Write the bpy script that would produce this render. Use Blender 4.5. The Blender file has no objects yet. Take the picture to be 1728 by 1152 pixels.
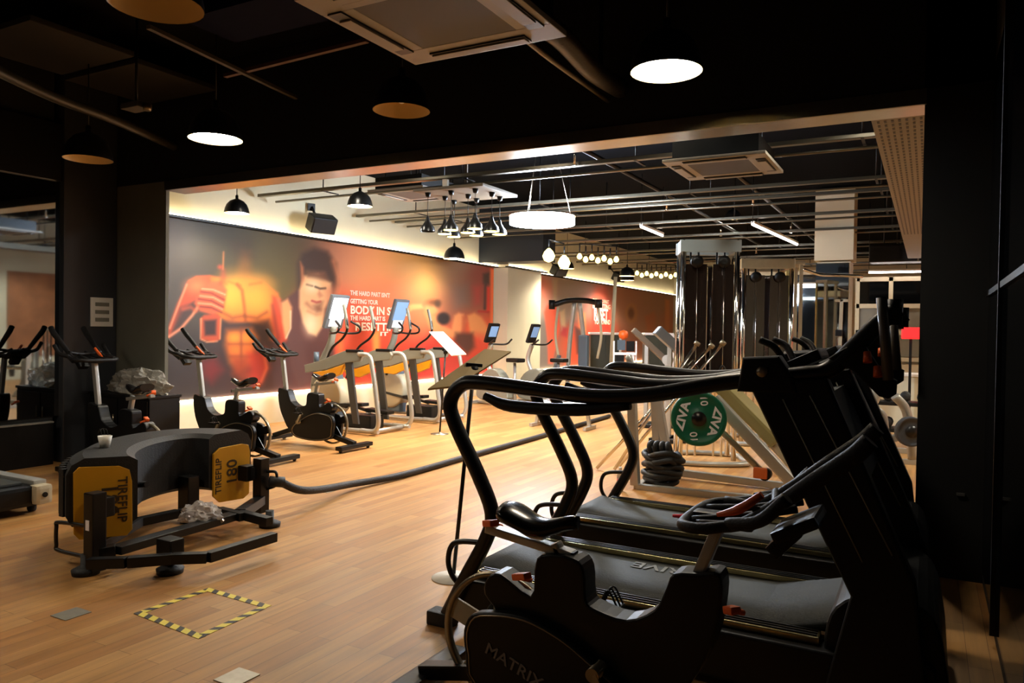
import bpy, bmesh, math, random
import numpy as np
from mathutils import Vector, Matrix
random.seed(7)
col = bpy.context.scene.collection
PI = math.pi
# ---------------------------------------------------------------- camera
FPX = 1282.0
YAW, PIT, ROL = math.radians(28.716), math.radians(.928), math.radians(.881)
EYE = Vector((0, 0, 1.5))
FW = Vector((-math.sin(YAW)*math.cos(PIT), math.cos(YAW)*math.cos(PIT), -math.sin(PIT)))
RT0 = Vector((math.cos(YAW), math.sin(YAW), 0)); UP0 = RT0.cross(FW)
RT = RT0*math.cos(ROL)+UP0*math.sin(ROL); UP = UP0*math.cos(ROL)-RT0*math.sin(ROL)
cam = bpy.data.cameras.new('camera'); cam.sensor_width = 36; cam.lens = FPX*36/1728
cam.clip_start = .05; cam.clip_end = 120
co = bpy.data.objects.new('camera', cam); col.objects.link(co)
M = Matrix((RT, UP, -FW)).transposed().to_4x4(); M.translation = EYE; co.matrix_world = M
bpy.context.scene.camera = co

def at(x, y, X=None, Y=None, Z=None):
    """world point seen at photo pixel x, y on the plane X=, Y= or Z= given"""
    r = FW*FPX+RT*(x-864)-UP*(y-576)
    k, v = (0, X) if X is not None else ((1, Y) if Y is not None else (2, Z))
    return EYE+r*((v-EYE[k])/r[k])

def dep(x, y, d): return EYE+(FW*FPX+RT*(x-864)-UP*(y-576))*(d/FPX)

# ---------------------------------------------------------------- materials
def lin(c):
    return tuple((v/255/12.92 if v <= 10 else ((v/255+.055)/1.055)**2.4) for v in c)
def mat(name, rgb, rough=.5, metal=0., noise=0., nscale=8., bump=0., bscale=40., coat=0., alpha=None, trans=0., spec=.5):
    m = bpy.data.materials.new(name); m.use_nodes = True
    nt = m.node_tree; b = nt.nodes['Principled BSDF']
    c = lin(rgb)
    b.inputs['Base Color'].default_value = (*c, 1)
    b.inputs['Roughness'].default_value = rough; b.inputs['Metallic'].default_value = metal
    b.inputs['Specular IOR Level'].default_value = spec
    b.inputs['Coat Weight'].default_value = coat
    b.inputs['Transmission Weight'].default_value = trans
    tc = nt.nodes.new('ShaderNodeTexCoord')
    if noise:
        n = nt.nodes.new('ShaderNodeTexNoise'); n.inputs['Scale'].default_value = nscale; n.inputs['Detail'].default_value = 4
        nt.links.new(tc.outputs['Object'], n.inputs['Vector'])
        mx = nt.nodes.new('ShaderNodeMix'); mx.data_type = 'RGBA'
        mx.inputs[6].default_value = (*[v*(1-noise) for v in c], 1); mx.inputs[7].default_value = (*[min(1, v*(1+noise)) for v in c], 1)
        nt.links.new(n.outputs['Fac'], mx.inputs[0]); nt.links.new(mx.outputs[2], b.inputs['Base Color'])
    if bump:
        n = nt.nodes.new('ShaderNodeTexNoise'); n.inputs['Scale'].default_value = bscale
        nt.links.new(tc.outputs['Object'], n.inputs['Vector'])
        bp = nt.nodes.new('ShaderNodeBump'); bp.inputs['Strength'].default_value = bump; bp.inputs['Distance'].default_value = .01
        nt.links.new(n.outputs['Fac'], bp.inputs['Height']); nt.links.new(bp.outputs['Normal'], b.inputs['Normal'])
    return m
def emi(name, rgb, s):
    m = bpy.data.materials.new(name); m.use_nodes = True
    b = m.node_tree.nodes['Principled BSDF']; c = lin(rgb)
    b.inputs['Base Color'].default_value = (*c, 1)
    b.inputs['Emission Color'].default_value = (*c, 1); b.inputs['Emission Strength'].default_value = s
    return m
BLK = mat('black_paint', (9, 9, 9), .4, spec=.35, noise=.2, bump=.03)
SATIN = mat('satin_black_tube', (14, 12, 11), .33, spec=.45)
RUB = mat('black_rubber', (20, 19, 18), .65, noise=.25, bump=.25, bscale=90)
GRIP = mat('dark_grip', (22, 19, 17), .55, spec=.3, bump=.2, bscale=120)
PLAS = mat('black_plastic', (8, 8, 8), .45, spec=.35, bump=.05, bscale=60)
SILV = mat('silver_paint', (176, 174, 166), .34, .55, noise=.08)
CHRM = mat('chrome', (214, 212, 205), .12, 1.)
STEEL = mat('brushed_steel', (190, 182, 165), .28, 1., noise=.1, nscale=20)
GREYP = mat('grey_plastic', (128, 126, 112), .45, noise=.06)
BLUEG = mat('blue_grey_plastic', (78, 92, 104), .4)
BEIGE = mat('beige_plastic', (178, 166, 138), .45, noise=.05)
YEL = mat('yellow_panel', (226, 150, 10), .4)
YPL = mat('yellow_sign_plate', (206, 148, 16), .5, noise=.12, nscale=6)
ORG = mat('orange_plastic', (232, 96, 30), .45)
RED = mat('red_plastic', (215, 30, 30), .4)
INK = mat('dark_ink', (60, 42, 12), .6)
WHT = mat('white_paint', (228, 224, 212), .5)
GRN = mat('green_rubber', (0, 96, 66), .5, noise=.1)
CREAM = mat('cream_wall', (206, 198, 170), .75, noise=.1, nscale=1.6, bump=.05)
LOWW = mat('low_wall_paint', (222, 208, 178), .6, noise=.05)
DWALL = mat('dark_wall_paint', (22, 22, 21), .6, noise=.2, nscale=3)
DCEIL = mat('dark_ceiling_paint', (15, 15, 17), .9, noise=.2, spec=.1)
FCEIL = mat('far_ceiling_paint', (8, 11, 15), .95, noise=.25, spec=.05)
STUB = mat('grey_green_plaster', (104, 101, 86), .8, noise=.14, nscale=3, bump=.1)
POST = mat('column_grey', (52, 54, 57), .35, noise=.1, nscale=2)
PAD = mat('olive_upholstery', (150, 138, 84), .5, noise=.06)
SMOKE = mat('smoked_acrylic', (34, 26, 22), .12, coat=.6)
BELT = mat('running_belt', (48, 50, 46), .7, noise=.25, nscale=14, bump=.2, bscale=80)
GOLD = mat('deck_rail_metal', (196, 178, 128), .25, 1.)
SCRN = emi('lit_screen', (235, 245, 252), 1.1)
SCR2 = emi('blue_screen', (110, 140, 180), .35)
LAMPW = emi('lamp_white', (255, 250, 242), 30)
LAMPY = emi('lamp_warm', (255, 226, 120), 5)
STRIP = emi('led_strip', (255, 236, 196), 14)
RINGM = emi('ring_light', (222, 238, 255), 42)
TUBEM = emi('fluorescent_tube', (255, 240, 235), 12)
REDE = emi('red_lamp_glow', (255, 20, 20), 2.5)
SHADE = mat('lamp_shade_black', (20, 20, 20), .3)
SHIN = mat('lamp_shade_inside', (222, 196, 140), .5)
GLASS = mat('dark_glass', (8, 9, 10), .04, spec=.35)
MIRR = mat('mirror_glass', (160, 170, 178), .03, 1.)
FOIL = mat('crumpled_clear_plastic', (205, 200, 188), .15, trans=.55, bump=.8, bscale=30)
BAGM = mat('clear_bag_plastic', (225, 215, 208), .12, trans=.6, bump=.7, bscale=25)
PAPER = mat('white_board', (236, 234, 236), .5)
CARD = mat('beige_board', (182, 158, 112), .6)
ROPE = mat('battle_rope_sleeve', (44, 40, 38), .7, bump=.6, bscale=70)
DKGR = mat('dark_green_cabinet', (50, 54, 44), .5)
ALU = mat('aluminium_bead', (150, 140, 120), .3, .8)
TRAYM = mat('painted_tray', (132, 124, 104), .55)
PIPEM = mat('galvanised_pipe', (104, 98, 84), .3, .7)
DUCTM = mat('black_duct_insulation', (36, 34, 33), .4, bump=.2)
ACW = mat('cassette_panel', (150, 144, 132), .5)
ACD = mat('cassette_grille', (70, 66, 60), .6)
NAVY = mat('navy_baffle', (5, 9, 40), .8, spec=.1)

def floor_mat():
    m = bpy.data.materials.new('wood_plank_floor'); m.use_nodes = True
    nt = m.node_tree; N = nt.nodes; L = nt.links; b = N['Principled BSDF']
    tc = N.new('ShaderNodeTexCoord'); mp = N.new('ShaderNodeMapping'); mp.inputs['Rotation'].default_value = (0, 0, PI/2)
    L.new(tc.outputs['Object'], mp.inputs['Vector'])
    br = N.new('ShaderNodeTexBrick'); br.offset = .37; br.inputs['Scale'].default_value = 1
    br.inputs['Brick Width'].default_value = .92; br.inputs['Row Height'].default_value = .095; br.inputs['Mortar Size'].default_value = .0015
    br.inputs['Mortar Smooth'].default_value = .4
    br.inputs['Color1'].default_value = (*lin((184, 137, 80)), 1); br.inputs['Color2'].default_value = (*lin((163, 112, 60)), 1)
    br.inputs['Mortar'].default_value = (*lin((112, 76, 42)), 1)
    L.new(mp.outputs['Vector'], br.inputs['Vector'])
    m2 = N.new('ShaderNodeMapping'); m2.inputs['Scale'].default_value = (16, 1.1, 1); L.new(tc.outputs['Object'], m2.inputs['Vector'])
    n = N.new('ShaderNodeTexNoise'); n.inputs['Scale'].default_value = 1.6; n.inputs['Detail'].default_value = 6; L.new(m2.outputs['Vector'], n.inputs['Vector'])
    mx = N.new('ShaderNodeMix'); mx.data_type = 'RGBA'; mx.blend_type = 'OVERLAY'; mx.inputs[0].default_value = .45
    L.new(br.outputs['Color'], mx.inputs[6]); L.new(n.outputs['Fac'], mx.inputs[7]); L.new(mx.outputs[2], b.inputs['Base Color'])
    mr = N.new('ShaderNodeMapRange'); mr.inputs['To Min'].default_value = .34; mr.inputs['To Max'].default_value = .5
    L.new(n.outputs['Fac'], mr.inputs['Value']); L.new(mr.outputs['Result'], b.inputs['Roughness'])
    b.inputs['Specular IOR Level'].default_value = .45
    return m
FLOORM = floor_mat()
def hazard_mat():
    m = bpy.data.materials.new('hazard_tape'); m.use_nodes = True
    nt = m.node_tree; N = nt.nodes; L = nt.links; b = N['Principled BSDF']
    tc = N.new('ShaderNodeTexCoord'); s = N.new('ShaderNodeSeparateXYZ'); L.new(tc.outputs['Object'], s.inputs[0])
    a = N.new('ShaderNodeMath'); a.operation = 'MULTIPLY_ADD'; a.inputs[1].default_value = .6; L.new(s.outputs['Y'], a.inputs[0]); L.new(s.outputs['X'], a.inputs[2])
    f = N.new('ShaderNodeMath'); f.operation = 'MULTIPLY'; f.inputs[1].default_value = 1/.092; L.new(a.outputs[0], f.inputs[0])
    fr = N.new('ShaderNodeMath'); fr.operation = 'FRACT'; L.new(f.outputs[0], fr.inputs[0])
    g = N.new('ShaderNodeMath'); g.operation = 'GREATER_THAN'; g.inputs[1].default_value = .56; L.new(fr.outputs[0], g.inputs[0])
    mx = N.new('ShaderNodeMix'); mx.data_type = 'RGBA'; mx.inputs[6].default_value = (*lin((228, 206, 78)), 1); mx.inputs[7].default_value = (*lin((52, 46, 44)), 1)
    L.new(g.outputs[0], mx.inputs[0]); L.new(mx.outputs[2], b.inputs['Base Color']); b.inputs['Roughness'].default_value = .5
    return m
HAZ = hazard_mat()

# ---------------------------------------------------------------- mesh builder
class MB:
    def __init__(s): s.bm = bmesh.new()
    def box(s, c, size, rot=None, bev=0.):
        t = bmesh.new(); bmesh.ops.create_cube(t, size=1)
        bmesh.ops.scale(t, vec=size, verts=t.verts)
        if bev: bmesh.ops.bevel(t, geom=t.edges[:], offset=bev, segments=2, affect='EDGES', profile=.7)
        if rot is not None: bmesh.ops.rotate(t, cent=(0, 0, 0), matrix=rot, verts=t.verts)
        bmesh.ops.translate(t, vec=c, verts=t.verts); s.add(t); return s
    def add(s, t):
        mp = [s.bm.verts.new(v.co) for v in t.verts]
        t.verts.index_update()
        for f in t.faces:
            try: g = s.bm.faces.new([mp[v.index] for v in f.verts]); g.smooth = f.smooth
            except ValueError: pass
        t.free()
    def bar(s, p0, p1, w, h, bev=.004, roll=0):
        p0 = Vector(p0); p1 = Vector(p1); d = p1-p0
        z = d.normalized(); up = Vector((0, 0, 1)) if abs(z.z) < .95 else Vector((0, 1, 0))
        x = up.cross(z).normalized(); y = z.cross(x)
        R = Matrix((x, y, z)).transposed()
        if roll: R = R @ Matrix.Rotation(roll, 3, 'Z')
        return s.box((p0+p1)/2, (w, h, d.length), R, bev)
    def tube(s, pts, r, seg=12, smooth=6, closed=False, flat=1.):
        pts = [Vector(p) for p in pts]
        if smooth and len(pts) > 2: pts = spline(pts, smooth, closed)
        rr = r if isinstance(r, (list, tuple)) else [r, r]
        n = len(pts); rings = []; prev = None
        for i, p in enumerate(pts):
            a = pts[i-1] if (i > 0 or closed) else p; b = pts[(i+1) % n] if (i < n-1 or closed) else p
            t = (b-a).normalized()
            if prev is None:
                u = Vector((0, 0, 1)) if abs(t.z) < .9 else Vector((0, 1, 0)); x = u.cross(t).normalized()
            else: x = (prev-t*prev.dot(t)).normalized()
            prev = x; y = t.cross(x); f = i/max(1, n-1)*(len(rr)-1); k = min(int(f), len(rr)-2); q = rr[k]+(rr[k+1]-rr[k])*(f-k)
            rings.append([s.bm.verts.new(p+(x*math.cos(2*PI*j/seg)+y*math.sin(2*PI*j/seg)*flat)*q) for j in range(seg)])
        for i in range(n if closed else n-1):
            A, B = rings[i], rings[(i+1) % n]
            for j in range(seg):
                f = s.bm.faces.new((A[j], A[(j+1) % seg], B[(j+1) % seg], B[j])); f.smooth = True
        if not closed: s.bm.faces.new(rings[0][::-1]); s.bm.faces.new(rings[-1])
        return s
    def cyl(s, p0, p1, r, seg=20): return s.tube([p0, p1], r, seg, 0)
    def prism(s, poly, y0, y1, bev=0., axis='Y'):
        """poly of (u, z) extruded from y0 to y1"""
        t = bmesh.new()
        mk = (lambda a, b, c: (a, c, b)) if axis == 'Y' else ((lambda a, b, c: (c, a, b)) if axis == 'X' else (lambda a, b, c: (a, b, c)))
        A = [t.verts.new(mk(a, b, y0)) for a, b in poly]; B = [t.verts.new(mk(a, b, y1)) for a, b in poly]
        fa = t.faces.new(A); fb = t.faces.new(B[::-1]); n = len(poly)
        for i in range(n): t.faces.new((A[i], B[i], B[(i+1) % n], A[(i+1) % n]))
        bmesh.ops.recalc_face_normals(t, faces=t.faces[:])
        if bev:
            es = [e for e in t.edges if e in fa.edges or e in fb.edges] if True else []
            es = list(fa.edges)+list(fb.edges)
            bmesh.ops.bevel(t, geom=es, offset=bev, segments=3, affect='EDGES', profile=.6)
        s.add(t); return s
    def lathe(s, prof, c=(0, 0, 0), axis='Z', seg=28, cap=True):
        rings = []; c = Vector(c)
        for r, h in prof:
            ring = []
            for j in range(seg):
                a = 2*PI*j/seg; x, y = r*math.cos(a), r*math.sin(a)
                v = {'Z': (x, y, h), 'Y': (x, h, y), 'X': (h, x, y)}[axis]; ring.append(s.bm.verts.new(c+Vector(v)))
            rings.append(ring)
        for A, B in zip(rings, rings[1:]):
            for j in range(seg):
                f = s.bm.faces.new((A[j], A[(j+1) % seg], B[(j+1) % seg], B[j])); f.smooth = True
        if cap and prof[0][0] > 0 and prof[0] != prof[-1]: s.bm.faces.new(rings[0][::-1])
        if cap and prof[-1][0] > 0 and prof[0] != prof[-1]: s.bm.faces.new(rings[-1])
        return s
    def build(s, name, m, parent=None, xf=None):
        if xf is not None: bmesh.ops.transform(s.bm, matrix=xf, verts=s.bm.verts)
        bmesh.ops.remove_doubles(s.bm, verts=s.bm.verts, dist=1e-6)
        bmesh.ops.recalc_face_normals(s.bm, faces=s.bm.faces)
        me = bpy.data.meshes.new(name); s.bm.to_mesh(me); s.bm.free()
        me.materials.append(m); o = bpy.data.objects.new(name, me); col.objects.link(o)
        if parent is not None: o.parent = parent
        return o
def spline(p, k, closed=False):
    out = []; n = len(p)
    for i in range(n if closed else n-1):
        a = p[i-1] if (i > 0 or closed) else p[0]*2-p[1]
        b, c = p[i], p[(i+1) % n]
        d = p[(i+2) % n] if (i+2 < n or closed) else c*2-b
        for j in range(k):
            t = j/k
            out.append(.5*((2*b)+(c-a)*t+(2*a-5*b+4*c-d)*t*t+(3*b-a-3*c+d)*t**3))
    if not closed: out.append(p[-1])
    return out
def sp2(p, k=5, closed=True):
    return [(v.x, v.y) for v in spline([Vector((a, b, 0)) for a, b in p], k, closed)]
def tag(o, label=None, cat=None, group=None, kind=None):
    if label: o['label'] = label
    if cat: o['category'] = cat
    if group: o['group'] = group
    if kind: o['kind'] = kind
    return o
def thing(name, label, cat, loc=(0, 0, 0), rz=0., group=None):
    o = bpy.data.objects.new(name, None); col.objects.link(o); o.location = loc; o.rotation_euler = (0, 0, rz)
    o.empty_display_size = .1
    return tag(o, label, cat, group)
def copy_tree(o, parent=None):
    c = o.copy(); col.objects.link(c); c.parent = parent
    for ch in list(o.children): copy_tree(ch, c)
    return c
def struct(name, mb, m): return tag(mb.build(name, m), kind='structure')
def text(body, size, m, parent, loc, xaxis, yaxis, name='lettering', ext=.0015, align='CENTER', sx=1., bold=.012):
    cu = bpy.data.curves.new(name, 'FONT'); cu.body = body; cu.size = size; cu.extrude = ext; cu.align_x = align; cu.align_y = 'CENTER'
    cu.resolution_u = 3; cu.offset = size*bold; cu.materials.append(m)
    o = bpy.data.objects.new(name, cu); col.objects.link(o)
    x = Vector(xaxis).normalized(); z = x.cross(Vector(yaxis)).normalized(); y = z.cross(x)
    R = Matrix((x, y, z)).transposed().to_4x4(); R.translation = Vector(loc)
    bpy.context.view_layer.update()
    me = bpy.data.meshes.new_from_object(o); bpy.data.objects.remove(o); bpy.data.curves.remove(cu)
    o = bpy.data.objects.new(name, me); col.objects.link(o)
    o.parent = parent; o.matrix_local = R @ Matrix.Diagonal((sx, 1, 1, 1))
    return o
def point(loc, w, rgb=(255, 246, 228), r=.05, spot=None, direction=(0, 0, -1)):
    l = bpy.data.lights.new('lamp_light', 'SPOT' if spot else 'POINT'); l.energy = w; l.color = lin(rgb); l.shadow_soft_size = r
    if spot: l.spot_size = math.radians(spot); l.spot_blend = .6
    o = bpy.data.objects.new('lamp_light', l); col.objects.link(o); o.location = loc
    return o

WX = -8.85       # mural wall
BY = 5.41        # plane of the wide opening
# ---------------------------------------------------------------- the setting
struct('floor', MB().box((-2.3, 13.5, -.05), (13.6, 32, .1)), FLOORM)
struct('wall_left', MB().box((WX-.06, 1.5, 2.1), (.1, 7.6, 4.2)), DWALL)
struct('wall_mural_side', MB().box((WX-.06, 17.5, 2.1), (.1, 24.4, 4.2)), CREAM)
struct('ceiling', MB().box((-4.3, 1.45, 4.25), (9.3, 8, .1)), DCEIL)
struct('ceiling_hall', MB().box((-2.3, 17.5, 4.25), (13.6, 24.2, .1)), FCEIL)
struct('wall_back', MB().box((-4.3, -2.55, 2.1), (9.3, .1, 4.2)), DWALL)
struct('wall_header', MB().box((-4.25, BY+.12, 3.63), (9.2, .24, 1.18)), DWALL)
struct('trim_1', MB().box((-3.65, BY-.006, 2.99), (7.22, .02, .1), bev=.003).box((-3.65, BY+.12, 2.945), (7.22, .25, .012)), STEEL)
struct('wall_stub', MB().box((-8.05, BY+.02, 1.52), (1.6, .04, 3.04)), STUB)
struct('wall_column_left', MB().box((-8.46, 5.1, 2.1), (.76, .6, 4.2), bev=.01), POST)
struct('wall_column_right', MB().box((.145, BY+.12, 2.1), (.39, .24, 4.2)), DWALL)
struct('wall_right', MB().box((.37, 1.45, 2.1), (.1, 8, 4.2)), DWALL)
struct('window_1', MB().box((.316, 3.6, 1.6), (.012, 3.5, 3.0)), GLASS)
struct('trim_2', MB().box((.305, 4.35, 1.6), (.03, .03, 3.1)).box((.305, 2.9, 1.6), (.03, .03, 3.1)).box((.306, 3.6, 1.75), (.02, 3.5, .03)), PLAS)
struct('wall_hall_end', MB().box((-2.3, 29.5, 2.1), (13.6, .1, 4.2)), CREAM)
struct('wall_hall_right', MB().box((4.45, 17.5, 2.1), (.1, 24.2, 4.2)), CREAM)
struct('wall_hall_front', MB().box((2.4, BY+.12, 2.1), (4.12, .24, 4.2)), CREAM)
# mirror along the left wall with its dark panelled base
struct('window_2', MB().box((-8.17, 2.7, 1.75), (.02, 4.2, 2.5)), MIRR)
struct('wall_left_lining', MB().box((-8.5, 1.1, 2.1), (.64, 7.3, 4.2)), DWALL)
struct('baseboard_left', MB().box((-8.13, 1.1, .22), (.1, 7.2, .44)), PLAS)
struct('trim_3', MB().box((-8.1, 1.1, .448), (.06, 7.2, .016)), SILV)
struct('trim_4', MB().box((-8.14, 2.7, 3.3), (.06, 4.2, .6)), PLAS)
# pillar between the murals
struct('wall_pillar', MB().box((-8.67, 16.1, 1.46), (.37, 1.7, 2.9)), CREAM)
struct('wall_pillar_upper', MB().box((-8.66, 16.1, 3.56), (.42, 1.75, 1.27)), CREAM)
# low wall strip below the murals is lighter; ledge and light cove above them
struct('baseboard_mural', MB().box((WX+.004, 17.4, .235), (.02, 24, .47)), LOWW)
struct('trim_5', MB().box((WX+.05, 11., 2.925), (.12, 9.4, .03)).box((WX+.42, 16.1, 2.925), (.12, 1.95, .03)).box((WX+.05, 23.2, 2.925), (.12, 12.4, .03)), BLK)
struct('trim_6', MB().box((WX+.085, 11., 2.947), (.03, 9.3, .014)).box((WX+.45, 16.1, 2.947), (.03, 1.9, .014)).box((WX+.085, 23.2, 2.947), (.03, 12.3, .014)), STRIP)
struct('trim_7', MB().box((WX+.03, 10.9, .455), (.02, 8.4, .014)).box((WX+.03, 23., .455), (.02, 11.5, .014)), STRIP)
# dark bulkhead meeting the pillar, perforated tray under the ceiling, soffit and mirror column
struct('trim_8', MB().box((-8.05, 14.85, 3.6), (1.6, .6, 1.25)), mat('bulkhead_blue_black', (20, 26, 34), .5))
def tray_split():
    t = thing('cable_tray', 'pale perforated cable tray hanging along the ceiling beside the right column', 'cable tray')
    a = MB(); a.box((-.2, 10.9, 2.955), (.32, 10.5, .02)); a.box((-.365, 10.9, 3.0), (.012, 10.5, .1)); a.box((-.035, 10.9, 3.0), (.012, 10.5, .1))
    for y in (6.5, 10, 13, 16): a.cyl((-.2, y, 2.96), (-.2, y, 4.2), .008, 8)
    a.build('tray', TRAYM, t)
    b = MB()
    for i in range(60):
        for j in range(7): b.box((-.33+j*.043, 5.75+i*.11, 2.9435), (.016, .06, .002))
    tag(b.build('perforation', ACD, t), kind='stuff')
tray_split()
struct('wall_soffit', MB().box((-1.55, 15.35, 3.5), (.66, .7, 1.3)), CREAM)
struct('wall_mirror_column', MB().box((-1.55, 15.35, 1.4), (.56, .6, 2.85)), CREAM)
struct('window_3', MB().box((-1.57, 15.04, 1.5), (.56, .02, 2.6)), MIRR)
struct('window_4', MB().box((-3.1, 19.9, 1.9), (2.1, .04, 2.1)), MIRR)
struct('trim_9', MB().box((-3.1, 19.95, .45), (2.2, .1, .9)).box((-2.02, 19.9, 1.9), (.08, .1, 2.2)).box((-4.18, 19.9, 1.9), (.08, .1, 2.2)).box((-3.1, 19.9, 3.0), (2.2, .1, .1)), CREAM)

# ---------------------------------------------------------------- murals (printed graphics)
def proj_np(P):
    v = P-np.array(EYE)
    d = v@np.array(FW); return 864+FPX*(v@np.array(RT))/d, 576-FPX*(v@np.array(UP))/d
def pdist(px, py, poly):
    n = len(poly); d = np.full(px.shape, 1e9); ins = np.zeros(px.shape, bool)
    for i in range(n):
        x0, y0 = poly[i]; x1, y1 = poly[(i+1) % n]
        ex, ey = x1-x0, y1-y0; t = np.clip(((px-x0)*ex+(py-y0)*ey)/(ex*ex+ey*ey+1e-9), 0, 1)
        d = np.minimum(d, np.hypot(px-x0-t*ex, py-y0-t*ey))
        c = ((y0 > py) != (y1 > py)) & (px < (x1-x0)*(py-y0)/(y1-y0+1e-12)+x0); ins ^= c
    return np.where(ins, -d, d)
def slin(c):
    c = np.array(c, float)/255; return np.where(c <= .04045, c/12.92, ((c+.055)/1.055)**2.4)
def mural(name, label, y0, y1, z0, z1, X, base, shapes, step=.016):
    ny = int((y1-y0)/step); nz = int((z1-z0)/step)
    ys = np.linspace(y0, y1, ny+1); zs = np.linspace(z0, z1, nz+1)
    Yg, Zg = np.meshgrid(ys, zs); P = np.stack([np.full(Yg.size, X), Yg.ravel(), Zg.ravel()], 1)
    px, py = proj_np(P)
    W = 0; C = 0
    for bx, by, s, c in base:
        w = np.exp(-((px-bx)**2+(py-by)**2)/(2*s*s))[:, None]+1e-9; W = W+w; C = C+w*np.array(c, float)
    C = C/W
    for kind, pts, c, blur, a in shapes:
        if kind == 'P': d = pdist(px, py, pts)
        elif kind == 'E':
            cx, cy, rx, ry = pts; q = np.hypot((px-cx)/rx, (py-cy)/ry); d = (q-1)*min(rx, ry)
        elif kind == 'L':
            d = np.full(px.shape, 1e9); w = pts[-1]
            for (xa, ya), (xb, yb) in zip(pts[:-2], pts[1:-1]):
                ex, ey = xb-xa, yb-ya; t = np.clip(((px-xa)*ex+(py-ya)*ey)/(ex*ex+ey*ey), 0, 1); d = np.minimum(d, np.hypot(px-xa-t*ex, py-ya-t*ey))
            d = d-w
        m = np.clip(.5-d/(2*blur), 0, 1); m = (m*m*(3-2*m)*a)[:, None]
        C = C*(1-m)+np.array(c, float)*m
    rgb = slin(np.clip(C, 0, 255))
    me = bpy.data.meshes.new(name)
    n = ny+1
    idx = np.arange((ny+1)*(nz+1)).reshape(nz+1, ny+1)
    F = np.stack([idx[:-1, :-1], idx[:-1, 1:], idx[1:, 1:], idx[1:, :-1]], -1).reshape(-1, 4)
    me.vertices.add(len(P)); me.vertices.foreach_set('co', P.ravel())
    me.loops.add(F.size); me.loops.foreach_set('vertex_index', F.ravel())
    me.polygons.add(len(F)); me.polygons.foreach_set('loop_start', np.arange(0, F.size, 4)); me.polygons.foreach_set('loop_total', np.full(len(F), 4))
    me.update(calc_edges=True)
    ca = me.color_attributes.new('print', 'FLOAT_COLOR', 'POINT')
    ca.data.foreach_set('color', np.concatenate([rgb, np.ones((len(rgb), 1))], 1).astype(np.float32).ravel())
    m = bpy.data.materials.new(name+'_print'); m.use_nodes = True; b = m.node_tree.nodes['Principled BSDF']
    at_ = m.node_tree.nodes.new('ShaderNodeVertexColor'); at_.layer_name = 'print'
    m.node_tree.links.new(at_.outputs['Color'], b.inputs['Base Color']); b.inputs['Roughness'].default_value = .55
    me.materials.append(m)
    root = thing(name, label, 'wall mural', (X, (y0+y1)/2, z0))
    o = bpy.data.objects.new('printed_panel', me); col.objects.link(o); o.parent = root
    o.matrix_parent_inverse = Matrix.Translation((X, (y0+y1)/2, z0)).inverted()
    return root
c6 = lambda *p: [(280+p[i]/3.114, 300+p[i+1]/3.114) for i in range(0, len(p), 2)]
c3 = lambda *p: [(560+p[i]/4.115, 440+p[i+1]/4.115) for i in range(0, len(p), 2)]
e6 = lambda x, y, a, b: (280+x/3.114, 300+y/3.114, a/3.114, b/3.114)
e3 = lambda x, y, a, b: (560+x/4.115, 440+y/4.115, a/4.115, b/4.115)
base1 = [(290, 400, 30, (88, 76, 66)), (300, 480, 40, (66, 56, 46)), (360, 390, 40, (48, 42, 26)), (420, 400, 40, (66, 54, 22)), (470, 420, 30, (100, 84, 34)),
  (500, 400, 30, (70, 52, 38)), (560, 420, 30, (150, 92, 66)), (600, 430, 30, (226, 140, 96)), (640, 450, 30, (240, 158, 92)), (690, 430, 25, (206, 150, 84)), (720, 460, 25, (178, 130, 66)),
  (760, 450, 22, (150, 118, 98)), (780, 500, 25, (140, 92, 74)), (810, 470, 15, (150, 70, 60)), (570, 540, 30, (222, 84, 52)), (640, 500, 25, (240, 120, 78)), (640, 560, 30, (226, 74, 46)), (700, 520, 25, (232, 130, 88)),
  (660, 640, 30, (150, 40, 30)), (600, 640, 30, (196, 58, 30)), (740, 620, 30, (200, 60, 50)), (800, 560, 20, (235, 90, 50)), (820, 640, 20, (226, 60, 50)), (300, 640, 40, (46, 36, 34)), (400, 650, 30, (60, 36, 36)), (470, 640, 30, (70, 40, 36)), (520, 640, 30, (90, 44, 38)), (440, 450, 25, (104, 84, 36))]
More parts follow.
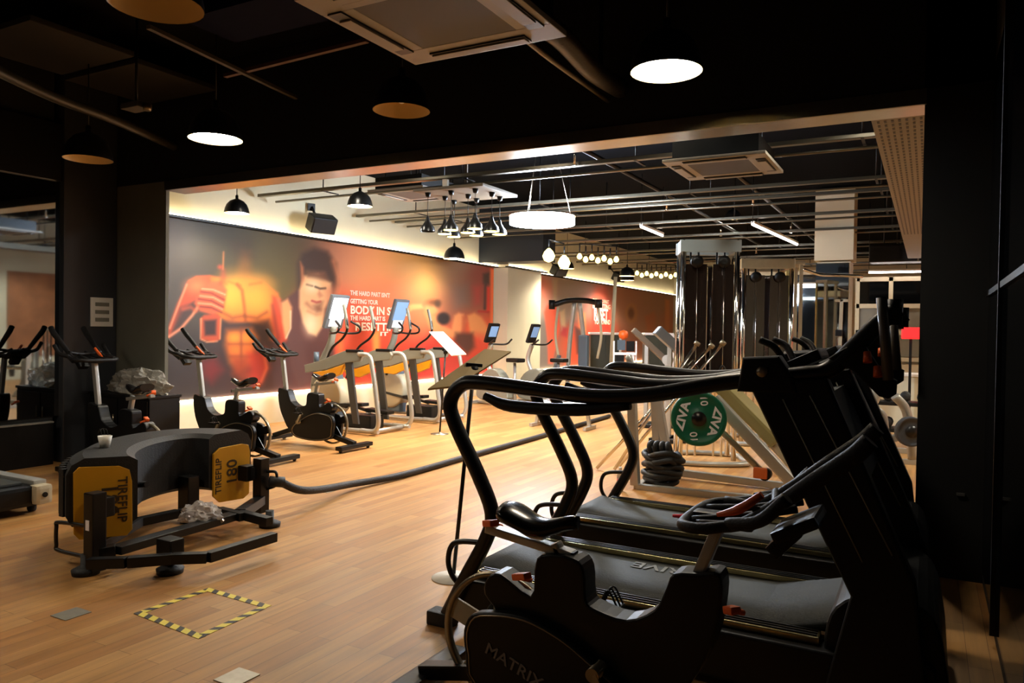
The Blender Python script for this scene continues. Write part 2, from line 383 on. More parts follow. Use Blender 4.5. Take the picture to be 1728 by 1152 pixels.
S1 = [
 ('P', c6(370, 530, 385, 440, 400, 380, 440, 385, 450, 450, 452, 530), (132, 84, 26), 9, .75), ('P', c6(330, 330, 450, 320, 460, 420, 370, 430), (66, 44, 20), 12, .5),
 ('P', c6(120, 540, 160, 518, 240, 515, 330, 535, 372, 525, 448, 528, 530, 560, 590, 605, 612, 690, 600, 790, 575, 860, 540, 850, 520, 780, 430, 760, 330, 770, 270, 720, 200, 640), (208, 96, 30), 4, 1),
 ('E', e6(345, 620, 80, 100), (242, 164, 54), 22, .85), ('E', e6(480, 625, 78, 95), (240, 158, 50), 22, .85), ('E', e6(440, 550, 90, 30), (226, 140, 48), 12, .6),
 ('L', c6(375, 560, 400, 590, 412, 680, 418, 750)+[2], (128, 58, 18), 4, .75), ('L', c6(330, 545, 390, 565)+[1.5], (150, 80, 24), 4, .5), ('L', c6(440, 560, 500, 550)+[1.5], (150, 80, 24), 4, .5),
 ('L', c6(300, 710, 350, 735, 408, 725)+[2], (110, 50, 18), 5, .7), ('L', c6(420, 728, 480, 735, 530, 705)+[2], (110, 50, 18), 5, .7),
 ('P', c6(290, 745, 415, 765, 540, 745, 565, 800, 545, 900, 470, 830, 330, 810, 300, 860, 280, 800), (54, 34, 30), 8, .85),
 ('P', c6(320, 800, 450, 790, 480, 840, 470, 900, 450, 980, 380, 1010, 335, 970, 310, 880), (206, 100, 28), 9, .85),
 ('E', e6(360, 840, 34, 26), (238, 150, 44), 7, .7), ('E', e6(425, 840, 32, 26), (228, 134, 40), 7, .7), ('E', e6(365, 905, 30, 26), (214, 112, 34), 7, .7), ('E', e6(425, 905, 28, 26), (204, 100, 32), 7, .7),
 ('L', c6(395, 790, 396, 990)+[1.5], (110, 48, 20), 4, .7), ('L', c6(330, 872, 460, 872)+[1.2], (120, 50, 20), 4, .6), ('L', c6(335, 938, 455, 938)+[1.2], (110, 46, 20), 4, .6),
 ('P', c6(350, 940, 430, 940, 440, 1010, 500, 1060, 470, 1090, 400, 1070, 350, 1030), (146, 52, 24), 10, .8),
 ('P', c6(180, 960, 260, 940, 300, 1010, 240, 1080, 190, 1040), (128, 28, 30), 12, .7), ('P', c6(430, 920, 520, 900, 540, 1000, 500, 1080, 440, 1080), (180, 44, 24), 10, .8), ('L', c6(515, 920, 530, 1000, 500, 1070)+[2], (236, 110, 60), 4, .6),
 ('P', c6(560, 620, 605, 640, 625, 740, 640, 850, 600, 880, 575, 840, 560, 760), (196, 62, 30), 5, .9), ('L', c6(590, 640, 620, 730, 632, 830)+[2.4], (240, 130, 84), 5, .6), ('L', c6(560, 670, 575, 760, 590, 840)+[2.4], (110, 40, 26), 5, .6),
 ('P', c6(115, 545, 160, 520, 230, 515, 240, 560, 160, 640, 90, 700, 60, 760, 30, 820, 5, 850, 15, 780, 60, 660), (198, 70, 32), 4, .95), ('E', e6(160, 570, 50, 34), (238, 120, 70), 12, .7),
 ('P', c6(70, 680, 150, 650, 190, 640, 160, 700, 110, 760, 40, 830, 15, 850), (66, 38, 32), 6, .7),
 ('L', c6(15, 835, 80, 790, 140, 720, 180, 660)+[2.2], (236, 140, 100), 3, .9), ('L', c6(110, 560, 70, 660, 20, 790)+[1.2], (244, 150, 110), 2.5, .9), ('L', c6(90, 690, 130, 680, 160, 700)+[2.6], (216, 84, 44), 4, .6),
 ('P', c6(165, 620, 190, 580, 240, 545, 290, 540, 320, 590, 305, 690, 250, 720, 180, 700, 150, 660), (214, 88, 48), 4, .95),
 ('L', c6(185, 598, 240, 606, 305, 640)+[1.5], (96, 30, 22), 2.4, .85), ('L', c6(172, 636, 240, 646, 300, 678)+[1.5], (96, 30, 22), 2.4, .85), ('L', c6(180, 676, 240, 682, 290, 706)+[1.5], (90, 30, 22), 2.4, .85),
 ('L', c6(190, 583, 250, 588, 310, 613)+[1.0], (250, 180, 140), 2, .8), ('L', c6(180, 620, 250, 628, 300, 656)+[1.0], (250, 170, 130), 2, .8), ('L', c6(170, 658, 240, 664, 296, 690)+[1.0], (244, 160, 120), 2, .8),
 ('P', c6(178, 740, 200, 720, 275, 715, 290, 740, 285, 850, 250, 862, 185, 850), (186, 70, 34), 2.5, .9), ('P', c6(200, 750, 265, 745, 262, 825, 205, 828), (46, 28, 26), 4, .95),
 ('L', c6(185, 740, 182, 845, 215, 862, 270, 858)+[1], (246, 160, 110), 2, .8), ('L', c6(288, 740, 284, 845)+[1], (246, 170, 110), 2, .7), ('L', c6(303, 390, 300, 480)+[1], (220, 120, 60), 2.4, .7), ('E', e6(285, 468, 12, 10), (200, 60, 30), 4, .7), ('P', c6(290, 480, 310, 480, 320, 560, 280, 560), (170, 60, 30), 5, .5),
 # woman with lowered head
 ('P', c6(690, 640, 690, 450, 715, 395, 780, 365, 850, 385, 895, 450, 905, 560, 880, 640, 850, 560, 830, 500, 740, 490, 712, 560), (62, 40, 30), 7, .95),
 ('P', c6(606, 650, 650, 620, 690, 590, 760, 580, 850, 620, 880, 700, 885, 1000, 700, 1100, 660, 1000, 640, 850), (86, 50, 44), 4, .95),
 ('P', c6(606, 655, 640, 635, 662, 680, 655, 790, 630, 845, 612, 760), (228, 150, 92), 4, .95), ('L', c6(655, 700, 655, 790, 632, 840)+[1], (250, 220, 180), 2, .7),
 ('P', c6(700, 590, 725, 515, 800, 505, 870, 550, 868, 620, 835, 690, 825, 780, 790, 830, 750, 815, 720, 760, 700, 680), (226, 166, 112), 4, .95),
 ('P', c6(706, 440, 722, 470, 726, 540, 712, 570), (206, 120, 72), 4, .8), ('P', c6(740, 500, 840, 500, 865, 545, 800, 530, 745, 520), (96, 58, 38), 5, .8),
 ('E', e6(770, 570, 34, 30), (246, 208, 160), 10, .8), ('L', c6(785, 572, 810, 582, 838, 580)+[1.5], (60, 36, 28), 2, .9), ('L', c6(740, 560, 770, 568)+[1.2], (90, 54, 36), 2.5, .7), ('P', c6(806, 590, 826, 620, 806, 632, 796, 610), (196, 120, 84), 3, .8),
 ('L', c6(768, 646, 792, 654, 812, 650)+[1.8], (168, 62, 54), 2, .9), ('L', c6(740, 660, 770, 690, 810, 690)+[2.5], (150, 90, 60), 5, .7),
 ('P', c6(775, 670, 825, 650, 818, 700, 790, 710), (112, 66, 46), 6, .7), ('E', e6(760, 770, 32, 50), (246, 212, 172), 12, .7), ('L', c6(745, 700, 790, 720, 815, 715)+[1.6], (180, 116, 74), 4, .7),
 ('L', c6(880, 440, 905, 520, 900, 600)+[3], (230, 130, 80), 7, .6), ('P', c6(840, 590, 880, 560, 920, 620, 900, 720, 850, 700), (196, 112, 76), 8, .6),
 # flames behind the lettering and the people training at the right
 ('P', c6(1080, 820, 1120, 800, 1120, 900, 1095, 920), (244, 160, 60), 5, .6), ('P', c6(900, 830, 930, 820, 935, 920, 905, 930), (240, 120, 50), 5, .6), ('P', c3(290, 500, 330, 480, 330, 640, 290, 650), (246, 150, 70), 6, .7),
 ('P', c3(530, 310, 560, 300, 620, 300, 640, 330, 560, 340, 545, 350), (244, 172, 110), 3, .9), ('E', e3(690, 335, 46, 42), (236, 160, 104), 4, .95), ('E', e3(705, 290, 44, 22), (96, 60, 40), 5, .8),
 ('P', c3(640, 360, 720, 380, 760, 450, 830, 470, 850, 380, 880, 360, 915, 370, 930, 420, 900, 500, 840, 540, 740, 520, 680, 470), (238, 156, 100), 4, .9),
 ('P', c3(940, 380, 990, 360, 1040, 390, 1080, 450, 1095, 510, 1050, 560, 960, 500), (240, 160, 96), 4, .9), ('P', c3(905, 385, 935, 385, 930, 520, 900, 520), (190, 90, 60), 4, .8),
 ('E', e3(775, 400, 45, 42), (44, 40, 44), 4, .95), ('E', e3(735, 300, 20, 26), (60, 50, 46), 4, .7), ('P', c3(860, 500, 980, 500, 1000, 600, 940, 650, 850, 560), (70, 46, 40), 6, .85),
 ('P', c3(840, 170, 950, 160, 950, 300, 860, 320), (120, 104, 98), 12, .6), ('P', c3(1050, 90, 1095, 80, 1095, 160, 1050, 160), (70, 56, 50), 4, .9), ('L', c3(1068, 150, 1062, 330)+[2.4], (80, 60, 58), 2, .9),
 ('P', c3(1075, 180, 1100, 180, 1100, 350, 1075, 350), (236, 60, 44), 3, .9), ('P', c3(980, 180, 1040, 170, 1040, 300, 990, 310), (196, 66, 60), 10, .7), ('L', c3(1020, 350, 1090, 355)+[1.6], (190, 40, 40), 2, .8),
 ('P', c3(1100, 50, 1140, 55, 1140, 640, 1100, 640), (252, 120, 66), 3, 1), ('P', c3(1000, 500, 1100, 520, 1100, 640, 980, 640), (232, 70, 50), 8, .6),
]
m1 = mural('fitness_mural', 'huge orange wall mural of a bare torso drinking and a woman in a tank top', 6.2, 15.2, .47, 2.91, WX+.012, base1, S1)
base2 = [(920, 490, 12, (240, 130, 104)), (950, 490, 20, (160, 146, 132)), (985, 500, 20, (170, 148, 132)), (1005, 510, 14, (222, 84, 70)), (1050, 520, 20, (196, 142, 112)), (1100, 530, 20, (190, 142, 108)), (1130, 550, 15, (216, 130, 80)),
  (920, 600, 20, (120, 110, 104)), (960, 590, 14, (232, 92, 60)), (1010, 570, 20, (232, 78, 56)), (1060, 580, 15, (176, 112, 84)), (1120, 590, 15, (180, 124, 92))]
c8 = lambda *p: [(880+p[i]/5.76, 440+p[i+1]/5.76) for i in range(0, len(p), 2)]
S2 = [('P', c8(220, 500, 250, 430, 300, 410, 340, 440, 370, 500, 380, 640, 340, 800, 300, 1000, 260, 1000, 250, 760), (236, 92, 66), 3, .9), ('P', c8(300, 180, 350, 180, 345, 380, 310, 390), (190, 170, 140), 3, .8),
  ('P', c8(370, 500, 420, 470, 430, 640, 390, 680), (220, 190, 150), 3, .8), ('P', c8(400, 640, 450, 660, 440, 740, 380, 720), (190, 50, 70), 4, .8), ('P', c8(545, 500, 620, 500, 630, 700, 600, 760, 560, 700), (240, 150, 96), 3, .9),
  ('P', c8(520, 640, 600, 680, 610, 900, 540, 900), (70, 54, 60), 4, .8), ('P', c8(680, 380, 860, 380, 860, 680, 690, 680), (226, 66, 52), 4, .9), ('P', c8(720, 250, 820, 250, 850, 380, 690, 380), (214, 96, 70), 6, .7),
  ('E', (880+1070/5.76, 440+510/5.76, 11, 17), (206, 150, 96), 3, .8), ('E', (880+1065/5.76, 440+510/5.76, 5, 9), (120, 76, 50), 3, .8), ('P', c8(1200, 540, 1240, 520, 1290, 490, 1310, 560, 1290, 680, 1220, 690), (214, 130, 80), 4, .8),
  ('P', c8(1395, 370, 1440, 380, 1440, 700, 1395, 700), (232, 150, 88), 3, .9)]
m2 = mural('team_mural', 'orange and grey wall mural further away beyond the pillar, with small white lettering', 16.98, 29.3, .47, 2.91, WX+.012, base2, S2, .03)
def mtext(root, body, p0, p1, m=WHT, sx=1.):
    """a line of print on the mural from photo point p0 to p1 (baseline middle), letter height from px"""
    a = at(p0[0], p0[1], X=WX+.02); b = at(p1[0], p1[1], X=WX+.02)
    h = p0[2]; o = text(body, h, m, root, (0, 0, 0), (0, 1, 0), (0, 0, 1), 'lettering', .001, 'LEFT', bold=.03)
    w = max(v.co.x for v in o.data.vertices)
    k = (b.y-a.y)/w
    R = Matrix(((0, 0, 1), (1, 0, 0), (0, 1, 0))).to_4x4(); R.translation = a-root.location
    o.matrix_local = R @ Matrix.Diagonal((k, 1, 1, 1))
    return o
MINK = mat('mural_white_ink', (250, 226, 200), .6)
mtext(m1, "THE HARD PART ISN'T", (591, 494, .11), (658, 500), MINK)
mtext(m1, "GETTING YOUR", (591, 508, .11), (638, 511), MINK)
mtext(m1, "BODY IN SHAPE", (591, 523, .2), (690, 528), MINK)
mtext(m1, "THE HARD PART IS", (591, 536.5, .11), (650, 539), MINK)
mtext(m1, "RESETTING", (599, 551.5, .2), (678, 554), MINK)
mtext(m1, "IT", (641, 563.5, .1), (655, 564), MINK)
mtext(m2, "THE HARD PART", (1000, 507, .16), (1028, 511), MINK)
mtext(m2, "IS RESETTING", (1000, 516, .2), (1030, 520), MINK)
mtext(m2, "RESET", (1002, 531, .5), (1026, 533), MINK)
mtext(m2, "YOUR MIND", (1003, 543, .2), (1030, 545), MINK)

# ---------------------------------------------------------------- pendant lamps
def pendant(label, x, y, z, dia, lit=True, ztop=4.2, power=60, warm=False, group=None, shape='bell', cat='pendant lamp'):
    t = thing('pendant_lamp', label, cat, (x, y, z), 0, group)
    R = dia/2
    if shape == 'bell': pr = [(R, 0), (R*.985, R*.14), (R*.93, R*.4), (R*.8, R*.72), (R*.55, R*1.0), (R*.28, R*1.13), (R*.12, R*1.2), (R*.12, R*1.45), (R*.05, R*1.5)]
    else: pr = [(R, 0), (R*.9, R*.35), (R*.62, R*.8), (R*.32, R*1.2), (R*.2, R*1.6), (R*.12, R*1.9), (R*.04, R*1.95)]
    MB().lathe(pr, cap=False).build('lamp_shade', SHADE, t)
    inn = [(max(r-.008, .005), h-.004) for r, h in pr[:6]]; inn[0] = (R-.003, .001)
    MB().lathe(inn+[(.004, inn[-1][1])], cap=False).build('shade_lining', SHIN, t)
    em = (LAMPY if warm else LAMPW)
    if lit: MB().lathe([(.004, R*.10), (R*.62, R*.12), (R*.8, R*.16), (R*.6, R*.3), (.004, R*.4)]).build('bulb', em, t)
    else: MB().lathe([(.004, R*.25), (R*.2, R*.35), (R*.2, R*.6), (R*.1, R*.9), (.004, R*.95)]).build('bulb', WHT, t)
    MB().cyl((0, 0, R*1.45), (0, 0, ztop-z), .006, 6).build('cord', BLK, t)
    if lit and power:
        point((x, y, z-.03), power, (255, 216, 150) if warm else ((255, 222, 170) if y < 5 else (255, 246, 224)), dia*.35, 150)
    return t
pendant('large lit dome pendant, brightest one near the top right of the front ceiling', -1.38, 4.35, 3.02, .42, power=17)
pendant('unlit dome pendant with tan inside hanging just below the air conditioner', -3.41, 4.49, 3.08, .42, False)
pendant('lit dome pendant in the dark front ceiling, left of the wide opening', -5.07, 4.23, 2.99, .42, power=17)
pendant('unlit dome pendant at far left above the mirror edge', -6.82, 4.27, 3.0, .42, False)
pendant('unlit dome pendant cut off by the top edge at the left', -3.15, 2.29, 2.96, .42, False)
pendant('small lit dome pendant in front of the cream wall band, nearest the stub wall', -8.2, 7.2, 3.0, .33, power=60)
pendant('lit dome pendant in the hall right of the loudspeaker', -6.75, 8.0, 3.12, .34, power=90)
pendant('lit dome pendant low under the clustered lamps against the bright wall', -8.2, 12.55, 2.86, .42, power=60)
pendant('small lit pendant near the end of the pillar, left of the hanging bulbs', -7.9, 17.2, 3.02, .36, power=150)
pendant('small lit pendant beyond the row of warm bulbs', -6.4, 17.4, 2.82, .38, power=260)
pendant('dome lamp hung beside a wall loudspeaker far along the second mural', -7.9, 21.5, 3.0, .42, power=260)
# cluster
ct = thing('cluster_chandelier', 'square ceiling canopy carrying a cluster of small warm dome lamps', 'chandelier', (-5.35, 8.45, 3.27))
MB().box((0, 0, 0), (1.05, .9, .04), bev=.01).cyl((0, 0, 0), (0, 0, .93), .02).build('canopy', mat('canopy_brown', (96, 84, 66), .6), ct)
MB().box((-.04, -.42, .05), (.07, .05, .12), bev=.005).build('white_box', WHT, ct)
k = 0
for (px, py) in ((724, 388), (761, 392), (795, 388), (816, 397), (783, 403), (747, 402), (767, 409), (807, 409), (838, 403)):
    p = at(px, py, Z=2.72) if False else None
    ix, iy = k % 3, k//3; k += 1
    x, y = -.38+ix*.36+(iy % 2)*.06, -.32+iy*.31
    sh = MB().lathe([(.1, -.52), (.09, -.465), (.06, -.43), (.03, -.38), (.018, -.33), (.01, -.32)], (x, y, 0), cap=False).build('small_lamp', SHADE, ct)
    MB().cyl((x, y, -.33), (x, y, -.02), .004, 6).build('cord', BLK, sh)
    MB().lathe([(.04, -.0), (.03, -.05), (.01, -.06)], (x, y, -.02), seg=12).build('ceiling_rose', BLK, sh)
    if k != 1: MB().lathe([(.002, -.525), (.09, -.523), (.08, -.495), (.002, -.48)], (x, y, 0), seg=16).build('bulb', LAMPY, sh)
    if k in (5, 8): point((-5.35+x, 8.45+y, 2.72), 90, (255, 200, 120), .06, 150)
# ring light
rg = thing('ring_pendant', 'very bright round ring pendant hung on thin wires in the middle of the hall', 'ring lamp', (-4.71, 9.41, 2.95))
MB().lathe([(.36, 0), (.45, 0), (.45, .11), (.36, .11), (.36, 0)], seg=48).build('glowing_ring', RINGM, rg)
MB().lathe([(.345, .11), (.465, .11), (.465, .125), (.345, .125), (.345, .11)], seg=48).build('ring_rim', CHRM, rg)
w = MB()
for a in (30, 150, 270): w.cyl((.4*math.cos(math.radians(a)), .4*math.sin(math.radians(a)), .12), (.12*math.cos(math.radians(a)), .12*math.sin(math.radians(a)), 1.25), .004, 6)
w.build('suspension_wire', STEEL, rg)
# festoon bulbs
def bulb_string(label, pts, n, r=.052, m=LAMPY):
    a, b = Vector(pts[0]), Vector(pts[1])
    t = thing('bulb_string', label, 'light string', a)
    MB().cyl((0, 0, .25), (b-a)+Vector((0, 0, .25)), .012, 8).build('cable', BLK, t)
    for i in range(n):
        q = (b-a)*(i/(n-1))+Vector((0, 0, -.05*(i % 2)))
        c = MB().lathe([(.004, -r), (r*.7, -r*.7), (r, 0), (r*.7, r*.7), (.02, r*1.2)], q, seg=14).build('bulb', m, t)
        MB().cyl(q+Vector((0, 0, r)), q+Vector((0, 0, .26)), .014, 8).build('bulb_socket', BLK, c)
    return t
d = 14.5
bulb_string('row of seven glowing warm round bulbs hanging over the hall', (dep(978, 433, d), dep(1040, 438, d)), 7)
bulb_string('pair of large warm bulbs beside the pillar top', (dep(926, 432, 12), dep(952, 438, 12)), 2, .1)
bulb_string('farther row of glowing warm bulbs near the right end of the second mural', (dep(1075, 461, 19), dep(1140, 464, 19)), 9)

# ---------------------------------------------------------------- ceiling services
def cassette(label, cx, cy, z, w=.95):
    t = thing('ceiling_air_conditioner', label, 'air conditioner', (cx, cy, z))
    h = w/2; b = MB()
    for sx, sy, lx, ly in ((0, -1, w, .19), (0, 1, w, .19), (-1, 0, .19, w-.38), (1, 0, .19, w-.38)):
        b.box((sx*(h-.095), sy*(h-.095), .015), (lx, ly, .03), bev=.006)
    b.build('fascia', ACW, t)
    MB().box((0, 0, .12), (w*.84, w*.84, .17)).build('housing', BLK, t)
    MB().box((0, 0, .012), (w-.36, w-.36, .02), bev=.004).build('grille', ACD, t)
    for i, (x, y, lx, ly) in enumerate(((0, -h+.08, w*.6, .07), (0, h-.08, w*.6, .07), (-h+.08, 0, .07, w*.6), (h-.08, 0, .07, w*.6))):
        MB().box((x, y, -.004), (lx+.014, ly+.014, .01)).build('vent_slot', BLK, t)
        MB().box((x, y, -.012), (lx, ly*.75, .01), bev=.002).build('louvre', ACW, t)
    r = MB()
    for sx in (-1, 1):
        for sy in (-1, 1): r.cyl((sx*.3, sy*.3, .2), (sx*.3, sy*.3, 4.2-z), .008, 6)
    r.build('hanger_rod', BLK, t)
    return t
cassette('large square ceiling air conditioner at the top centre of the front room', -2.13, 3.08, 3.0)
cassette('square ceiling air conditioner inside the hall above the right machines', -1.78, 7.5, 3.1)
cassette('ceiling air conditioner half hidden in the hall behind the steel beam strip', -6.5, 8.9, 3.4)
for i, (y, z) in enumerate(((8.1, 3.42), (10.3, 3.42), (11.4, 3.46), (13.0, 3.42), (15.0, 3.42), (17.4, 3.42), (19.7, 3.42), (22.3, 3.42), (25., 3.42))):
    t = thing('ceiling_conduit', ['nearest', 'second', 'third', 'fourth', 'fifth', 'sixth', 'seventh', 'eighth', 'farthest'][i]+' pale flat conduit running across the hall ceiling, counted from the opening', 'conduit', (0, y, z), 0, 'conduits across the hall ceiling')
    MB().box((-2.3, 0, 0), (12.9, .08, .045), bev=.008).build('channel', PIPEM, t)
    MB().cyl((-8.7, .28, -.05), (4.2, .28, -.05), .018, 10).build('pipe', PIPEM, t)
    for x in (-7.5, -5.2, -2.9, -.6, 2): MB().cyl((x, 0, 0), (x, 0, 4.2-z), .009, 6).box((x, .14, -.02), (.03, .34, .012)).build('hanger_bracket', BLK, t)
for i, (x, lab) in enumerate(((-3.6, 'thin black sprinkler pipe along the hall ceiling left of the ring lamp'), (-2.3, 'thin black sprinkler pipe along the hall ceiling above the chrome towers'))):
    t = thing('sprinkler_pipe', lab, 'pipe', (x, 14, 3.62))
    MB().cyl((0, -8.2, 0), (0, 5.1, 0), .03, 10).build('pipe', SATIN, t)
    for y in (-6, -2.5, 1, 4.5): MB().cyl((0, y, -.22), (0, y, 0), .014, 8).lathe([(.03, 0), (.004, .03)], (0, y, -.24), seg=10).build('sprinkler_head', CHRM, t)
def tubelight(label, a, b):
    a, b = Vector(a), Vector(b); t = thing('strip_light', label, 'strip light', a)
    MB().bar((0, 0, .03), (b-a)+Vector((0, 0, .03)), .06, .04).build('housing', WHT, t)
    MB().cyl((0, 0, -.005), b-a+Vector((0, 0, -.005)), .02, 8).build('light_tube', TUBEM, t)
    MB().cyl((0, 0, .03), (0, 0, 4.2-a.z), .006, 6).cyl((b-a)+Vector((0, 0, .03)), (b-a)+Vector((0, 0, 4.2-a.z)), .006, 6).build('hanger_wire', BLK, t)
tubelight('white ceiling strip light slanting above the second chrome tower', at(1270, 378, Z=3.3), at(1345, 412, Z=3.3))
tubelight('short white strip light left of the chrome tower', at(1082, 382, Z=3.3), at(1118, 397, Z=3.3))
tubelight('long white strip light above the large far mirror', (-4.0, 19.4, 2.68), (-2.3, 19.4, 2.68))
tubelight('long white strip light across the far right bay', (-1.1, 17.2, 2.78), (.6, 17.2, 2.78))
# front room ceiling things
t = thing('flexible_duct', 'black insulated duct running from the air conditioner to the beam', 'duct')
MB().tube([(-2.0, 3.75, 3.25), (-2.0, 4.2, 3.28), (-2.02, 4.75, 3.25), (-2.05, 5.35, 3.3)], .07, 14).build('sleeve', DUCTM, t)
MB().tube([(-2.12, 3.75, 3.22), (-2.12, 4.3, 3.2), (-2.14, 5.35, 3.22)], .018, 8).build('condensate_pipe', PIPEM, t)
for y in (4.1, 4.9): MB().box((-2.02, y, 3.75), (.02, .03, .92)).build('hanging_strap', BLK, t)
tag(MB().bar(at(250, 45, Z=3.6), at(500, 165, Z=3.6), .04, .03).build('ceiling_rail', mat('rail_brown', (70, 62, 50), .5)), 'thin brown ceiling rail running away from the camera in the left ceiling', 'rail')
tag(MB().bar(at(380, 128, Z=3.62), at(620, 68, Z=3.62), .04, .03).build('ceiling_rail', mat('rail_red_brown', (88, 56, 44), .5)), 'reddish ceiling rail meeting the thin brown one and ending near the air conditioner', 'rail')
for a_, b_, lab in (((30, 40), (130, 120), 'wide dark acoustic ceiling panel at the far left'), ((180, 120), (300, 160), 'dark brown ceiling panel under the two crossing rails')):
    p = at((a_[0]+b_[0])/2, (a_[1]+b_[1])/2, Z=3.9)
    tag(MB().box((p.x, p.y, 3.9), (1.1, .9, .05), bev=.01).build('ceiling_panel', mat('panel_brown', (34, 30, 24), .8)), lab, 'ceiling panel')
pb = at(440, 20, Z=3.8)
tag(MB().box((pb.x, pb.y, 3.8), (1.1, .5, .1)).build('ceiling_baffle', NAVY), 'dark navy ceiling baffle beside the cut-off pendant at the top', 'ceiling panel')
t = thing('ceiling_pipe', 'dark pipe running along the left front ceiling down to the beam', 'pipe')
MB().tube([at(0, 60, Z=3.4)+Vector((0, -1, 0)), at(60, 150, Z=3.4), at(200, 205, Z=3.4), at(345, 270, Z=3.4)], .045, 10).build('pipe', mat('dull_pipe', (52, 50, 44), .4), t)
p = at(230, 180, Z=3.3)
t = thing('ceiling_projector', 'small dark ceiling bracket fitting above the left lamps', 'ceiling fitting', p)
MB().box((0, 0, 0), (.22, .14, .05), bev=.01).build('body', ACD, t); MB().cyl((0, 0, 0), (0, 0, 4.2-p.z), .012, 8).build('rod', BLK, t); MB().lathe([(.03, -.05), (.035, 0)], (.14, 0, 0), seg=12).build('lens', ALU, t)
t = thing('cctv_camera', 'small shiny fitting on the ceiling right of the big air conditioner', 'ceiling fitting', (-1.35, 3.35, 3.12))
MB().lathe([(.004, -.05), (.03, -.04), (.045, 0), (.045, .03)]).build('dome', CHRM, t); MB().cyl((0, 0, .02), (0, 0, 1.08), .012, 8).build('rod', BLK, t)
def speaker(label, loc, rz, tilt=.5, w=.42):
    t = thing('wall_speaker', label, 'loudspeaker', loc, rz)
    R = Matrix.Rotation(tilt, 3, 'Y')
    MB().box((0, 0, 0), (.22, w, .26), R, .02).build('cabinet', PLAS, t)
    MB().box(R @ Vector((.115, 0, 0)), (.012, w*.9, .23), R, .004).build('grille', mat('speaker_cloth', (34, 32, 30), .8), t)
    MB().bar((-.35, 0, .3), (-.08, 0, .02), .03, .03).box((-.36, 0, .3), (.03, .12, .12)).build('bracket', BLK, t)
    return t
speaker('black loudspeaker tilted down from the cream wall above the mural', (-8.45, 9.1, 3.12), -.35)
speaker('black loudspeaker on the wall just past the pillar', (-8.3, 17.6, 3.02), -.3)
speaker('black loudspeaker far along the wall above the second mural', (-8.35, 22, 3.15), -.3)

